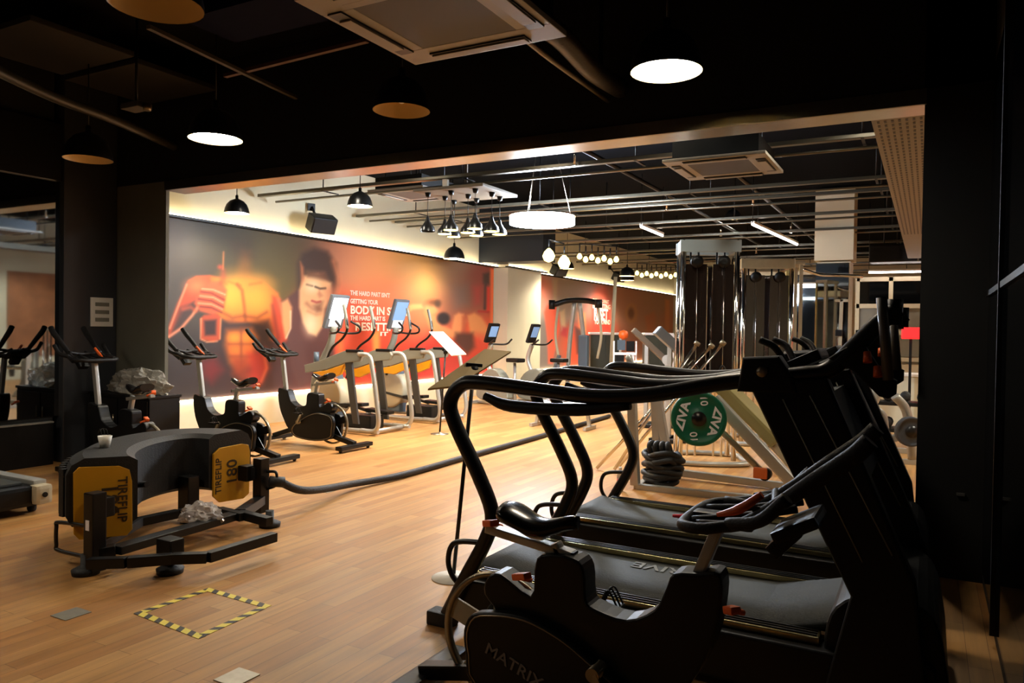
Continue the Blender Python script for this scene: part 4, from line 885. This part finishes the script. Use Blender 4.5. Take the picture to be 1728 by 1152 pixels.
# ---------------------------------------------------------------- elliptical trainers
def make_elliptical():
    t = thing('elliptical_trainer', 'x', 'elliptical trainer', (0, 0, 0), 0, 'silver elliptical trainers by the mural')
    b = MB()
    for s in (-1, 1): b.tube([(.0, s*.36, .06), (.7, s*.34, .05), (1.5, s*.2, .06)], .032, 12)
    b.tube([(1.5, -.32, .05), (1.55, 0, .06), (1.5, .32, .05)], .035, 12); b.cyl((.12, -.36, .05), (.12, .36, .05), .03)
    b.build('base_frame', SILV, t)
    for s in (-1, 1):
        MB().tube([(.36, s*.37, 1.12), (.16, s*.38, 1.1), (.09, s*.385, .9), (.02, s*.385, .5), (-.02, s*.38, .2), (.06, s*.37, .07), (.3, s*.36, .06)], .032, 14).build('rear_leg', SILV, t)
        a = MB(); a.prism([(.3, 1.09), (.34, 1.15), (.62, 1.16), (1.1, 1.0), (1.38, .93), (1.36, .82), (.95, .88), (.6, .99), (.34, 1.02)], s*.33-.03, s*.33+.03, .012)
        hr = a.build('side_rail', GREYP, t)
        MB().box((.46, s*.33, 1.16), (.27, .075, .04), bev=.015).build('hand_pad', PLAS, hr)
        MB().prism([(.62, .97), (.95, .87), (1.2, .83), (1.15, .76), (.9, .74), (.7, .82)], s*.33-.033, s*.33+.033, .01).build('accent_panel', YEL, hr)
        MB().prism([(.5, 1.02), (.62, 1.0), (.52, .4), (.46, .14), (.36, .14), (.42, .5)], s*.33-.02, s*.33+.02, .008).build('support_strut', mat('dark_strut', (56, 52, 48), .4), t)
        fp = MB().box((.5+s*.12, s*.14, .33+s*.05), (.42, .17, .05), Matrix.Rotation(.06*s, 3, 'Y'), .015).build('pedal', PLAS, t)
        MB().bar((.65+s*.1, s*.14, .3+s*.04), (1.25, s*.12, .42), .05, .04).build('pedal_arm', SATIN, fp)
        MB().tube([(1.12, s*.27, .72), (1.02, s*.28, 1.0), (.9, s*.29, 1.2), (.7, s*.3, 1.34), (.62, s*.3, 1.5), (.7, s*.29, 1.8)], [.022, .018, .018, .02], 10).build('moving_arm', SATIN, t)
        MB().tube([(.62, s*.3, 1.47), (.655, s*.295, 1.65), (.7, s*.29, 1.81)], .024, 10).build('arm_grip', GREYP, t)
    MB().lathe([(.02, -.14), (.27, -.14), (.3, -.12), (.3, .12), (.27, .14), (.02, .14)], (1.17, 0, .47), 'Y', 40).build('drive_disc', BEIGE, t)
    MB().box((.55, 0, .14), (.5, .3, .2), bev=.03).build('step_housing', PLAS, t)
    MB().prism([(.98, .1), (1.4, .1), (1.42, .5), (1.3, .85), (1.05, .85), (.95, .5)], -.1, .1, .03).build('front_shroud', BLUEG, t)
    MB().tube([(1.5, 0, .3), (1.48, 0, .7), (1.34, 0, 1.0), (1.2, 0, 1.25), (1.14, 0, 1.5)], [.06, .06, .05, .045], 12, flat=1.3).build('console_mast', GREYP, t)
    R = Matrix.Rotation(-.32, 3, 'Y')
    c = MB().box((1.1, 0, 1.72), (.06, .38, .52), R, .025).build('console', mat('light_grey_console', (96, 100, 104), .4), t)
    MB().box(Vector((1.1, 0, 1.72))+R @ Vector((-.034, 0, .06)), (.006, .31, .32), R, .002).build('screen', SCRN, c)
    MB().box(Vector((1.1, 0, 1.72))+R @ Vector((-.034, 0, -.16)), (.008, .26, .13), R, .004).build('keypad', PAPER, c)
    h = MB()
    for s in (-1, 1): h.tube([(1.16, s*.06, 1.42), (1.0, s*.2, 1.4), (.86, s*.24, 1.42), (.84, s*.22, 1.5), (.96, s*.16, 1.58)], .017, 10)
    h.build('fixed_handlebar', SATIN, t)
    MB().cyl((1.32, .17, .95), (1.32, .17, 1.12), .04, 16).build('bottle_holder', BLUEG, t)
    return t
e0 = make_elliptical()
labs = ['elliptical trainer with the brightest white screen, right behind the third bike', 'farther elliptical trainer with blue screen, partly hidden behind the white sign board']
for i, (x, y) in enumerate(((-6.6, 8.62), (-6.66, 10.2))):
    o = e0 if i == 0 else copy_tree(e0)
    o.location = (x, y, 0); o.rotation_euler.z = PI; o['label'] = labs[i]
    if i:
        for ch in o.children:
            for g in ch.children:
                if g.name.startswith('screen'): g.data = g.data.copy(); g.data.materials[0] = SCR2
# upright machines near the pillar
def upright_machine(label, x, y, rz, m=GREYP, scr=SCR2):
    t = thing('cardio_machine', label, 'cardio machine', (x, y, 0), rz)
    MB().box((.35, 0, .05), (1.3, .12, .06), bev=.02).box((-.25, 0, .04), (.1, .6, .06), bev=.02).box((.95, 0, .04), (.1, .6, .06), bev=.02).build('base', SILV, t)
    MB().prism(sp2([(.1, .1), (.2, .5), (.45, .72), (.75, .6), (.9, .3), (.8, .1)], 4), -.12, .12, .03).build('drive_cover', m, t)
    MB().tube([(.6, 0, .6), (.72, 0, .9), (.62, 0, 1.2)], .045, 12).build('mast', SILV, t)
    R = Matrix.Rotation(-.35, 3, 'Y')
    c = MB().box((.6, 0, 1.42), (.06, .3, .4), R, .02).build('console', PLAS, t)
    MB().box(Vector((.6, 0, 1.42))+R @ Vector((-.034, 0, .04)), (.006, .22, .22), R, .002).build('screen', scr, c)
    h = MB()
    for s in (-1, 1): h.tube([(.62, 0, 1.2), (.45, s*.25, 1.2), (.3, s*.26, 1.3)], .018, 8)
    h.build('handlebar', SATIN, t)
    MB().cyl((-.02, 0, .08), (.0, 0, .85), .03).build('seat_post', SILV, t)
    MB().box((-.02, 0, .9), (.3, .24, .08), bev=.03).build('seat', PLAS, t)
    return t
upright_machine('upright exercise machine with small green screen in front of the mural end', -7.0, 12.9, PI-.2)
upright_machine('upright exercise machine with tilted blue screen standing before the pillar', -6.4, 13.6, PI-.1)
# low rowing machine / bench with white items before pillar
t = thing('low_bench', 'low pale bench with a grey towel between the sign stands and the rails', 'bench', (-4.9, 10.6, 0))
MB().box((0, 0, .36), (.9, .28, .08), bev=.03).build('seat_pad', PAPER, t)
for s_ in (-1, 1): MB().bar((s_*.4, 0, .33), (s_*.45, 0, .02), .05, .05).bar((s_*.45, -.2, .03), (s_*.45, .2, .03), .05, .05).build('leg', SILV, t)
crumple('towel', 'small grey crumpled towel on the low pale bench', 'towel', (-5.0, 10.6, .402), (.16, .12, .09), mat('grey_towel', (140, 138, 140), .9), 5, 3)

# ---------------------------------------------------------------- machines along the second mural
def cable_machine():
    o0 = dep(975, 600, 16.6)
    t = thing('cable_machine', 'silver chest machine with black grips in front of the second mural', 'weight machine', (o0.x, o0.y, 0))
    f = MB()
    f.tube([(-.25, 0, .05), (-.2, 0, 1.2), (-.1, 0, 2.1)], .05, 12).tube([(.15, .1, .05), (.1, .1, 1.2), (.02, 0, 2.1)], .05, 12)
    f.box((0, 0, .06), (.9, .8, .08), bev=.02).build('frame', SILV, t)
    f2 = MB().tube([(-.5, -.2, 2.05), (-.2, -.1, 2.14), (.2, -.1, 2.14), (.55, -.2, 2.08)], .06, 12).cyl((-.55, -.2, 1.95), (-.55, -.2, 2.15), .07).cyl((.55, -.2, 1.98), (.55, -.2, 2.16), .08); f2.build('press_arm', PLAS, t)
    MB().box((.18, -.1, .95), (.22, .12, .9), bev=.04).build('back_pad', BLUEG, t)
    MB().tube([(.5, -.1, 2.0), (.58, -.1, 1.4), (.5, -.1, .9)], .03, 10).build('lever_arm', BEIGE, t); MB().tube([(-.45, -.1, 2.0), (-.5, -.1, 1.4), (-.42, -.1, .9)], .03, 10).build('lever_arm', BEIGE, t)
    MB().box((.0, -.35, .5), (.4, .3, .08), bev=.03).build('seat', PLAS, t)
    MB().bar((-.55, -.4, .1), (-.35, -.2, .95), .14, .06, .02).build('foot_board', BLUEG, t)
cable_machine()
def cabinet(label, px0, px1, ptop, d, m, z0=0.):
    a = dep(px0, ptop, d); b = dep(px1, ptop, d); h = a.z; w = (b-a).length
    t = thing('storage_cupboard', label, 'cupboard', ((a.x+b.x)/2, (a.y+b.y)/2+.2, 0), math.atan2(b.y-a.y, b.x-a.x))
    MB().box((0, .0, h/2-.01), (w, .4, h-.04), bev=.01).build('body', m, t)
    MB().box((0, 0, h), (w+.04, .44, .05), bev=.006).box((w/2, 0, h/2), (.06, .43, h-.02)).build('white_surround', PAPER, t)
    for s in (-1, 1): MB().box((s*w/4, -.205, h/2), (w/2-.03, .014, h-.12), bev=.003).build('door', m, t)
    return t
cabinet('dark green cupboard with white top in front of the red part of the second mural', 990, 1040, 562, 18.2, DKGR)
cabinet('dark cupboard with white top left of the first chrome tower', 1082, 1128, 563, 17, DKGR)
o0 = dep(1055, 600, 15)
t = thing('magazine_rack', 'white wire rack of leaflets next to the green cupboard', 'rack', (o0.x, o0.y, 0), .5)
fr = MB()
for s in (-1, 1): fr.bar((s*.22, 0, 0), (s*.22, .05, 1.3), .03, .03)
for z in (.45, .8, 1.05): fr.bar((-.22, -.02, z), (.22, -.02, z), .02, .05)
fr.build('frame', PAPER, t)
for k, (x, z, m) in enumerate(((-.1, .98, PLAS), (.1, .98, PAPER), (-.08, 1.22, BLUEG), (.1, 1.2, PLAS))): MB().box((x, .0, z), (.16, .01, .2)).build('leaflet', m, t)
o0 = dep(1052, 570, 15.2); tag(MB().lathe([(.004, -.1), (.08, -.06), (.1, 0), (.08, .07), (.004, .1)], (o0.x, o0.y, 1.42), seg=16).build('orange_ball', ORG), 'small orange ball on top of the leaflet rack', 'ball')
o0 = dep(1030, 560, 17); t = thing('pole', 'tall pale pole standing in front of the second mural', 'pole', (o0.x, o0.y, 0)); MB().cyl((0, 0, 0), (.1, 0, 2.7), .04).build('pole', BEIGE, t); MB().lathe([(.2, 0), (.2, .02), (.04, .03)]).build('foot', SILV, t)
# incline beams and tubes between cupboards and towers
def slant(label, p0, p1, d, w, m, cat='weight machine', name='inclined_trainer'):
    a, b = dep(*p0, d), dep(*p1, d)
    t = thing(name, label, cat, (b.x, b.y, 0))
    o = Vector((b.x, b.y, 0))
    MB().bar(a-o, b-o, w, w*.55, .02).build('inclined_beam', m, t)
    MB().bar(b-o, (0, 0, .03), w*.6, w*.6, .01).bar((a-o)*.6+(b-o)*.4, Vector(((a-o).x*.6, (a-o).y*.6, .03)), .06, .06).build('leg', SILV, t)
    MB().box((0, 0, .03), (.5, .5, .05), bev=.01).box(((a-o).x*.6, (a-o).y*.6, .03), (.4, .5, .05), bev=.01).build('foot_plate', PLAS, t)
    MB().lathe([(.08, -.05), (.08, .05)], (b-o)+Vector((.02, -.1, .05)), 'Y', 20).build('pulley', SILV, t)
slant('brown inclined bench machine left of the grey one, above the treadmill rails', (1068, 556), (1128, 612), 12, .16, mat('brown_beam', (92, 76, 60), .4))
slant('grey inclined machine right of the brown one, in front of the first chrome tower', (1108, 556), (1165, 608), 10.4, .24, mat('slate_beam', (104, 112, 120), .4))
for i, (a, b, lab) in enumerate((((1178, 577), (1155, 612), 'leftmost'), ((1203, 581), (1172, 614), 'middle'), ((1222, 576), (1190, 614), 'rightmost'))):
    pa, pb = dep(*a, 8.1+.06*i), dep(*b, 8.1+.06*i); t = thing('barbell_tube', lab+' of the three slanting shiny bars leaning before the chrome tower', 'bar', (pb.x, pb.y, 0), 0, 'slanting shiny bars')
    q = Vector((pb.x, pb.y, 0)); dirv = (pb-pa)
    foot = pb+dirv*((pb.z-.02)/max(.01, -dirv.z)) if dirv.z < 0 else pb
    MB().cyl(pa-q, foot-q, .018, 12).build('bar', CHRM, t); MB().cyl(pa-q, pa-q+(pb-pa)*.14, .032, 14).build('end_sleeve', ALU, t)

# ---------------------------------------------------------------- chrome cable towers
def tower(label, x, y, w, h, dpt, m1, stack=True, rz=.4):
    t = thing('cable_tower', label, 'cable tower', (x, y, 0), rz)
    hw, hd = w/2, dpt/2
    for sx in (-1, 1):
        for sy in (-1, 1): MB().cyl((sx*hw, sy*hd, .04), (sx*hw, sy*hd, h), .03, 14).build('post', CHRM, t)
    MB().box((0, -hd, h-.07), (w+.08, .06, .14), bev=.01).box((0, hd, h-.07), (w+.08, .06, .14), bev=.01).box((-hw, 0, h-.07), (.06, dpt, .14), bev=.01).box((hw, 0, h-.07), (.06, dpt, .14), bev=.01).build('top_frame', m1, t)
    MB().tube([(-hw-.12, -hd-.12, .03), (0, -hd-.22, .03), (hw+.12, -hd-.12, .03), (hw+.14, 0, .03), (hw+.1, hd+.1, .03), (0, hd+.2, .03), (-hw-.1, hd+.1, .03), (-hw-.14, 0, .03)], .03, 10, 5, True).build('base_ring', SILV, t)
    for k in (-1, 1):
        MB().box((k*hw*.5, -hd+.02, 1.55), (hw*.8, .015, 1.45), bev=.004).build('shroud', SMOKE, t)
        MB().box((k*hw*.5, hd-.02, 1.55), (hw*.8, .015, 1.45), bev=.004).build('shroud', SMOKE, t)
        g = MB()
        for i in range(14): g.box((k*hw*.5, 0, .95+i*.034), (hw*.62, dpt*.55, .03), bev=.003)
        g.build('weight_stack', PLAS, t)
        MB().cyl((k*hw*.35, 0, .05), (k*hw*.35, 0, h-.1), .012, 10).cyl((k*hw*.65, 0, .05), (k*hw*.65, 0, h-.1), .012, 10).build('guide_rod', CHRM, t)
        MB().lathe([(.02, -.015), (.07, -.02), (.06, 0), (.07, .02), (.02, .015)], (k*hw*.5, -hd-.02, h-.25), 'Y', 20).build('pulley', PLAS, t)
        MB().cyl((k*hw*.5, -hd-.04, .4), (k*hw*.5, -hd-.04, h-.3), .004, 6).build('cable', CHRM, t)
        MB().tube([(k*hw*.5-.06, -hd-.05, 1.0), (k*hw*.5, -hd-.05, 1.12), (k*hw*.5+.06, -hd-.05, 1.0)], .012, 8).build('handle', SATIN, t)
    return t
tower('tall chrome cable tower with smoked panels, the left and nearer one', -2.27, 8.85, .6, 2.55, .4, mat('blue_white_header', (150, 165, 172), .4))
tower('second chrome cable tower standing behind, to the right of the nearer one', -2.0, 10.8, .62, 2.5, .5, STEEL)
# tall gold and silver metal posts beside the second tower
t = thing('power_rack', 'tall yellowish metal rack right of the second chrome tower', 'rack', (-1.83, 12.5, 0), .3)
for x in (-.12, .08):
    for y in (0, .5): MB().bar((x, y, .0), (x, y, 2.62), .05, .05).build('post', mat('champagne_metal', (205, 190, 130), .25, .8) if x < 0 else STEEL, t)
MB().box((-.02, .25, 2.6), (.3, .6, .06), bev=.01).box((-.02, .25, .03), (.4, .8, .05), bev=.01).build('crossbar', STEEL, t)
MB().tube([(.1, 0, 2.5), (.35, 0, 2.42), (.6, -.1, 2.4), (.95, -.1, 2.38)], .025, 8).build('pull_up_bar', CHRM, t)
t = thing('slim_rack', 'slim cream rack post in front of the mirror column', 'rack', (-1.19, 13, 0))
MB().bar((-.05, 0, 0), (-.02, 0, 2.05), .05, .05).bar((-.12, 0, 2.03), (.08, 0, 2.03), .05, .04).build('post', BEIGE, t)
MB().box((0, 0, .03), (.5, .5, .05), bev=.01).build('foot', SILV, t); MB().box((-.05, -.03, 1.52), (.1, .05, .1), bev=.01).build('hook', PLAS, t)

# ---------------------------------------------------------------- leg press with green plate
t = thing('leg_press', 'silver angled leg press machine with olive pad behind the treadmills', 'leg press')
Q = lambda x, y, Y: at(x, y, Y=Y)
f = MB()
for dy in (0, .7):
    D = Vector((0, dy, 0))
    f.bar(Q(1065, 640, 6.9)+D, Q(1072, 818, 6.9)+D, .08, .08, .01)
    f.bar(Q(1108, 660, 7.6)+D*0, Q(1130, 790, 7.6)+D*0, .08, .08, .01)
f.bar(Q(1066, 650, 6.9), Q(1066, 650, 6.9)+Vector((0, .7, 0)), .06, .06)
f.build('upright', SILV, t)
f = MB(); f.bar(Q(1075, 822, 6.9), Q(1340, 848, 6.9), .07, .07, .01); f.bar(Q(1130, 795, 7.6), Q(1340, 822, 7.6)+Vector((0, .0, 0)), .07, .07, .01); f.bar(Q(1075, 822, 6.9), Q(1075, 822, 6.9)+Vector((0, .75, 0)), .07, .07)
f.build('base_tube', SILV, t)
for dy in (0, .55): MB().bar(Q(1205, 672, 6.9)+Vector((0, dy, 0)), Q(1335, 812, 6.9)+Vector((0, dy, 0)), .1, .1, .015).build('guide_rail', SILV, t)
MB().bar(Q(1205, 715, 6.9), Q(1295, 805, 6.9), .05, .05, .01).build('lower_rail', STEEL, t)
MB().bar(Q(1210, 640, 7.3), Q(1315, 745, 7.3), .38, .12, .03).build('back_pad', PAD, t)
MB().bar(Q(1310, 745, 7.3), Q(1335, 780, 7.3), .3, .06, .02).build('seat_bracket', BEIGE, t)
MB().cyl(Q(1205, 700, 6.75), Q(1205, 700, 7.8), .03).build('axle', CHRM, t)
MB().tube([Q(1060, 600, 7.), Q(1075, 640, 7.), Q(1120, 655, 7.), Q(1200, 660, 7.)], .035, 10).build('top_tube', SILV, t)
MB().lathe([(.05, -.05), (.05, .05)], Q(1292, 800, 6.9), 'Y', 18).build('rubber_stop', PLAS, t)
tag(MB().box(Q(1283, 798, 6.85), (.12, .04, .1), bev=.02).build('hazard_cover', mat('rust_orange', (196, 96, 40), .5), t), 'orange end cover')
def plate(label, c, R, m, th=.06, letters=True):
    t = thing('weight_plate', label, 'weight plate', c, .35)
    MB().lathe([(.03, -th/2), (R*.24, -th/2), (R*.26, -th*.32), (R*.8, -th*.32), (R*.84, -th/2), (R*.97, -th/2), (R, -th*.35), (R, th*.35), (R*.97, th/2), (.03, th/2), (.03, -th/2)], (0, 0, 0), 'Y', 56).build('disc', m, t)
    MB().lathe([(.001, -th*.6), (.06, -th*.6), (.06, th*.6), (.001, th*.6)], (0, 0, 0), 'Y', 24).build('hub', SATIN, t)
    if letters:
        y = -th*.36
        text('ZIVA', .1, PAPER, t, (-.13, y, .02), (.25, 0, 1), (-1, 0, .25), ext=.002, sx=1.1, bold=.035)
        text('ZIVA', .1, PAPER, t, (.13, y, -.02), (-.25, 0, -1), (1, 0, -.25), ext=.002, sx=1.1, bold=.035)
        text('10', .085, PAPER, t, (-.035, y, -.15), (-.1, 0, 1), (-1, 0, -.1), ext=.002)
        text('10', .085, PAPER, t, (.035, y, .15), (.1, 0, -1), (1, 0, .1), ext=.002)
    return t
plate('round green rubber weight plate marked ten on the leg press', dep(1179, 706, 6.25), .225, GRN)
# coiled rope bundle
c = at(1118, 822, Z=0); c = Vector((c.x, c.y, 0))
t = thing('rope_bundle', 'black coiled rope bundle hanging on the leg press base tube', 'rope bundle', (c.x, c.y, .0))
for k in range(9):
    a = k/8; z = .06+.033*k; m = MB(); r = .17-.03*abs(a-.5)
    m.tube([((r+random.uniform(-.045, .04))*math.cos(2*PI*i/9+k), (.12+random.uniform(-.03, .03))*math.sin(2*PI*i/9+k), z+random.uniform(-.03, .03)) for i in range(9)], .028, 8, 4, True)
    m.build('rope_loop', RUB, t)
m = MB()
for k in range(4): m.tube([(-.1+k*.06, -.05, .3), (-.12+k*.06, -.06, .4), (-.1+k*.05, 0, .42), (-.08+k*.05, .05, .3)], .026, 8)
m.build('rope_end', RUB, t)
p = at(1065, 822, Z=0)
t = thing('drink_bottle', 'small clear bottle with red label beside the leg press foot', 'bottle', (p.x-.03, p.y-.22, 0))
MB().lathe([(.03, 0), (.032, .02), (.032, .15), (.012, .19), (.012, .21)], seg=20).build('bottle_body', FOIL, t)
MB().lathe([(.033, .05), (.033, .12)], seg=20).build('label_band', RED, t); MB().lathe([(.015, .2), (.015, .225), (.004, .226)], seg=16).build('cap', WHT, t)

# ---------------------------------------------------------------- right bay behind the opening
def T(x, y, d): return dep(x, y, d)
t = thing('hammer_machine', 'silver tube weight machine with dark plate at the right edge of the opening', 'weight machine')
MB().tube([T(1510, 668, 7.8), T(1528, 690, 7.8), T(1536, 730, 7.8), T(1540, 775, 7.8)], .045, 12).build('frame_tube', SILV, t)
MB().tube([T(1478, 690, 7.8), T(1492, 705, 7.8), T(1496, 760, 7.8), T(1508, 830, 7.6), T(1514, 868, 7.4)], .035, 12).build('frame_tube', SILV, t)
MB().tube([T(1440, 720, 8), T(1465, 690, 8), T(1482, 655, 8)], .06, 12).build('frame_tube', SILV, t)
MB().tube([T(1400, 635, 8.2), T(1440, 658, 8.2), T(1470, 680, 8.2)], .035, 10).build('frame_tube', SILV, t)
MB().bar(T(1490, 742, 7.8), T(1530, 735, 7.8), .07, .07, .01).build('frame_tube', SILV, t)
MB().bar(T(1495, 758, 8.6), T(1545, 762, 8.6), .06, .06, .01).build('frame_tube', SILV, t)
MB().bar(T(1490, 776, 8.4), T(1548, 780, 8.4), .06, .06, .01).build('frame_tube', SILV, t)
MB().bar(T(1450, 745, 7.9), T(1490, 700, 7.9), .12, .09, .02).bar(T(1465, 760, 7.9), T(1480, 735, 7.9), .1, .08, .02).build('lever', BEIGE, t)
pp = T(1514, 868, 7.4); MB().box((pp.x, pp.y, max(.03, pp.z)), (.16, .1, .06), bev=.01).build('foot', PLAS, t)
plate('dark grey weight plate on the silver machine by the right edge', T(1537, 728, 7.6), .15, mat('slate_rubber', (66, 70, 78), .4), .07, False)
# dumbbell rack behind
t = thing('dumbbell_rack', 'low dark rack of dumbbells seen below the treadmill brackets', 'rack', (-.55, 11.3, 0))
MB().box((0, 0, .6), (1.3, .36, .05), bev=.01).box((0, 0, .25), (1.3, .36, .05), bev=.01).build('shelf', PLAS, t)
for x in (-.62, .62): MB().box((x, 0, .3), (.05, .34, .6), bev=.006).build('side_leg', SILV, t)
db = None
for i in range(6):
    for zz in (0, 1):
        if db is None:
            db = thing('dumbbell', 'x', 'dumbbell', (0, 0, 0), 0, 'dumbbells on the low rack')
            MB().lathe([(.01, -.15), (.06, -.15), (.065, -.09), (.06, -.06), (.014, -.06), (.014, .06), (.06, .06), (.065, .09), (.06, .15), (.01, .15)], (0, 0, 0), 'Y', 14).build('weight_head', RUB, db)
            o = db
        else: o = copy_tree(db)
        o.location = (-1.05+i*.2, 11.3, .342+.35*zz)
        o['label'] = 'black round dumbbell on the '+('upper' if zz else 'lower')+' shelf of the low rack'
        o['group'] = 'dumbbells on the '+('upper' if zz else 'lower')+' shelf of the low rack'
# wall unit with frames, tv, red sign
t = thing('wall_unit', 'cream framed partition with dark window panes at the far right', 'partition', (-.35, 17.6, 0))
f = MB()
f.box((0, 0, .45), (2.0, .1, .9)); f.box((0, 0, 1.0), (2.0, .14, .08))
for x in (-.98, -.35, .25, .98): f.box((x, 0, 1.85), (.08, .1, 1.7))
for z in (1.55, 2.1, 2.66): f.box((0, 0, z), (2.0, .1, .09))
f.build('frame', CREAM, t)
for x, w_ in ((-.67, .56), (-.05, .52), (.61, .64)):
    for z, h in ((1.28, .44), (1.83, .44), (2.38, .46)): MB().box((x, .0, z), (w_, .02, h)).build('pane', GLASS if (x > 0 or z > 2) else GREYP, t)
t = thing('red_sign', 'small glowing red lamp box at the far right of the opening', 'lamp', T(1537, 562, 12))
MB().box((0, 0, 0), (.26, .1, .18), bev=.02).build('glow_box', REDE, t); MB().bar((0, .05, -.08), (0, .05, -1.4), .04, .04).build('post', PLAS, t)
t = thing('white_counter', 'pale lit counter at the far right behind the weight machine', 'counter', (-.35, 14.0, 0))
MB().box((0, 0, .42), (1.5, .6, .84), bev=.01).build('body', CREAM, t); MB().box((0, -.0, .86), (1.56, .66, .04), bev=.006).build('counter_top', WHT, t)
t = thing('duct_box', 'large black ventilation duct across the far right ceiling', 'duct', (-.2, 16.6, 2.98))
MB().box((0, 0, .1), (1.7, .5, .34), bev=.03).build('duct_body', PLAS, t); MB().box((0, -.26, .1), (.03, .02, .36)).box((.6, -.26, .1), (.03, .02, .36)).build('flange', ALU, t)
MB().cyl((-.6, 0, .2), (-.6, 0, 1.2), .01, 6).cyl((.6, 0, .2), (.6, 0, 1.2), .01, 6).build('hanger_rod', BLK, t)
# cables on the floor by the column
t = thing('power_cable', 'loose black cable curling on the floor at the foot of the right column', 'cable')
a = at(1512, 935, Z=.02)
MB().tube([at(1541, 915, Y=BY+.35), at(1535, 925, Y=BY+.3), at(1522, 934, Y=BY+.22), at(1508, 936, Y=BY+.2), at(1512, 945, Y=BY+.14), at(1524, 950, Y=BY+.12), at(1531, 962, Y=BY+.1), at(1518, 964, Y=BY+.1)], .007, 8).build('cable_run', RUB, t)
# hall right wall mural (seen in the mirror) and more hall lamps, several of them added only to brighten the hall
t = thing('side_mural', 'red mural panels on the hall wall seen only in the left mirror', 'wall mural', (4.385, 13, .6))
for k, (y, c_) in enumerate(((-3.4, (205, 60, 36)), (-1.2, (150, 96, 60)), (1., (214, 84, 44)), (3.2, (190, 40, 40)))): MB().box((0, y, 1.1), (.02, 1.9, 2.2)).build('panel', mat('side_print_%d' % k, c_, .6, noise=.6, nscale=2), t)

hall = [(1.6, 9, 3.25), (1.6, 13, 3.25), (-5.6, 11.6, 3.3), (.8, 17.6, 3.25), (-5.0, 25.5, 3.1), (-6.4, 7.0, 3.8), (-4.4, 7.0, 3.8), (-2.4, 7.0, 3.8), (-.6, 7.0, 3.8), (3., 11, 3.25), (-3.6, 16, 3.85)]  # row behind beam, one behind ring, one under ceiling: added for extra light
hl = ['lit dome lamp over the hidden right part of the hall, nearest', 'lit dome lamp over the hidden right part of the hall, farther', 'added dome lamp between the cluster and the pillar, brightening the pillar', 'lit dome lamp far right in the hall near the duct', 'farthest lit dome lamp at the end of the hall',
  'added unseen lamp just behind the beam, at its left end', 'added unseen lamp just behind the beam, left of its middle', 'added unseen lamp just behind the beam, right of its middle', 'added unseen lamp just behind the beam, at its right end', 'lit dome lamp by the hall right wall', 'added dome lamp close under the hall ceiling above the mirror column']
for (x, y, z), lb in zip(hall, hl): pendant(lb, x, y, z, .34, power=55 if y == 7.0 else (260 if x == -5.6 else 125))
# front room lamps outside the frame
pendant('lit dome lamp of the front room behind the camera on the left', -4.6, .9, 3.0, .42, power=17)
pendant('lit dome lamp of the front room at far left behind the camera', -6.8, 1.6, 3.0, .42, power=17)
pl = point((-4.71, 9.41, 2.93), 420, (225, 238, 255), .45)

w = bpy.data.worlds.new('world'); bpy.context.scene.world = w; w.use_nodes = True
w.node_tree.nodes['Background'].inputs[0].default_value = (.02, .022, .026, 1); w.node_tree.nodes['Background'].inputs[1].default_value = .3
vs = bpy.context.scene.view_settings; vs.view_transform = 'Standard'; vs.look = 'None'; vs.exposure = .84; vs.gamma = 1; vs.use_curve_mapping = False
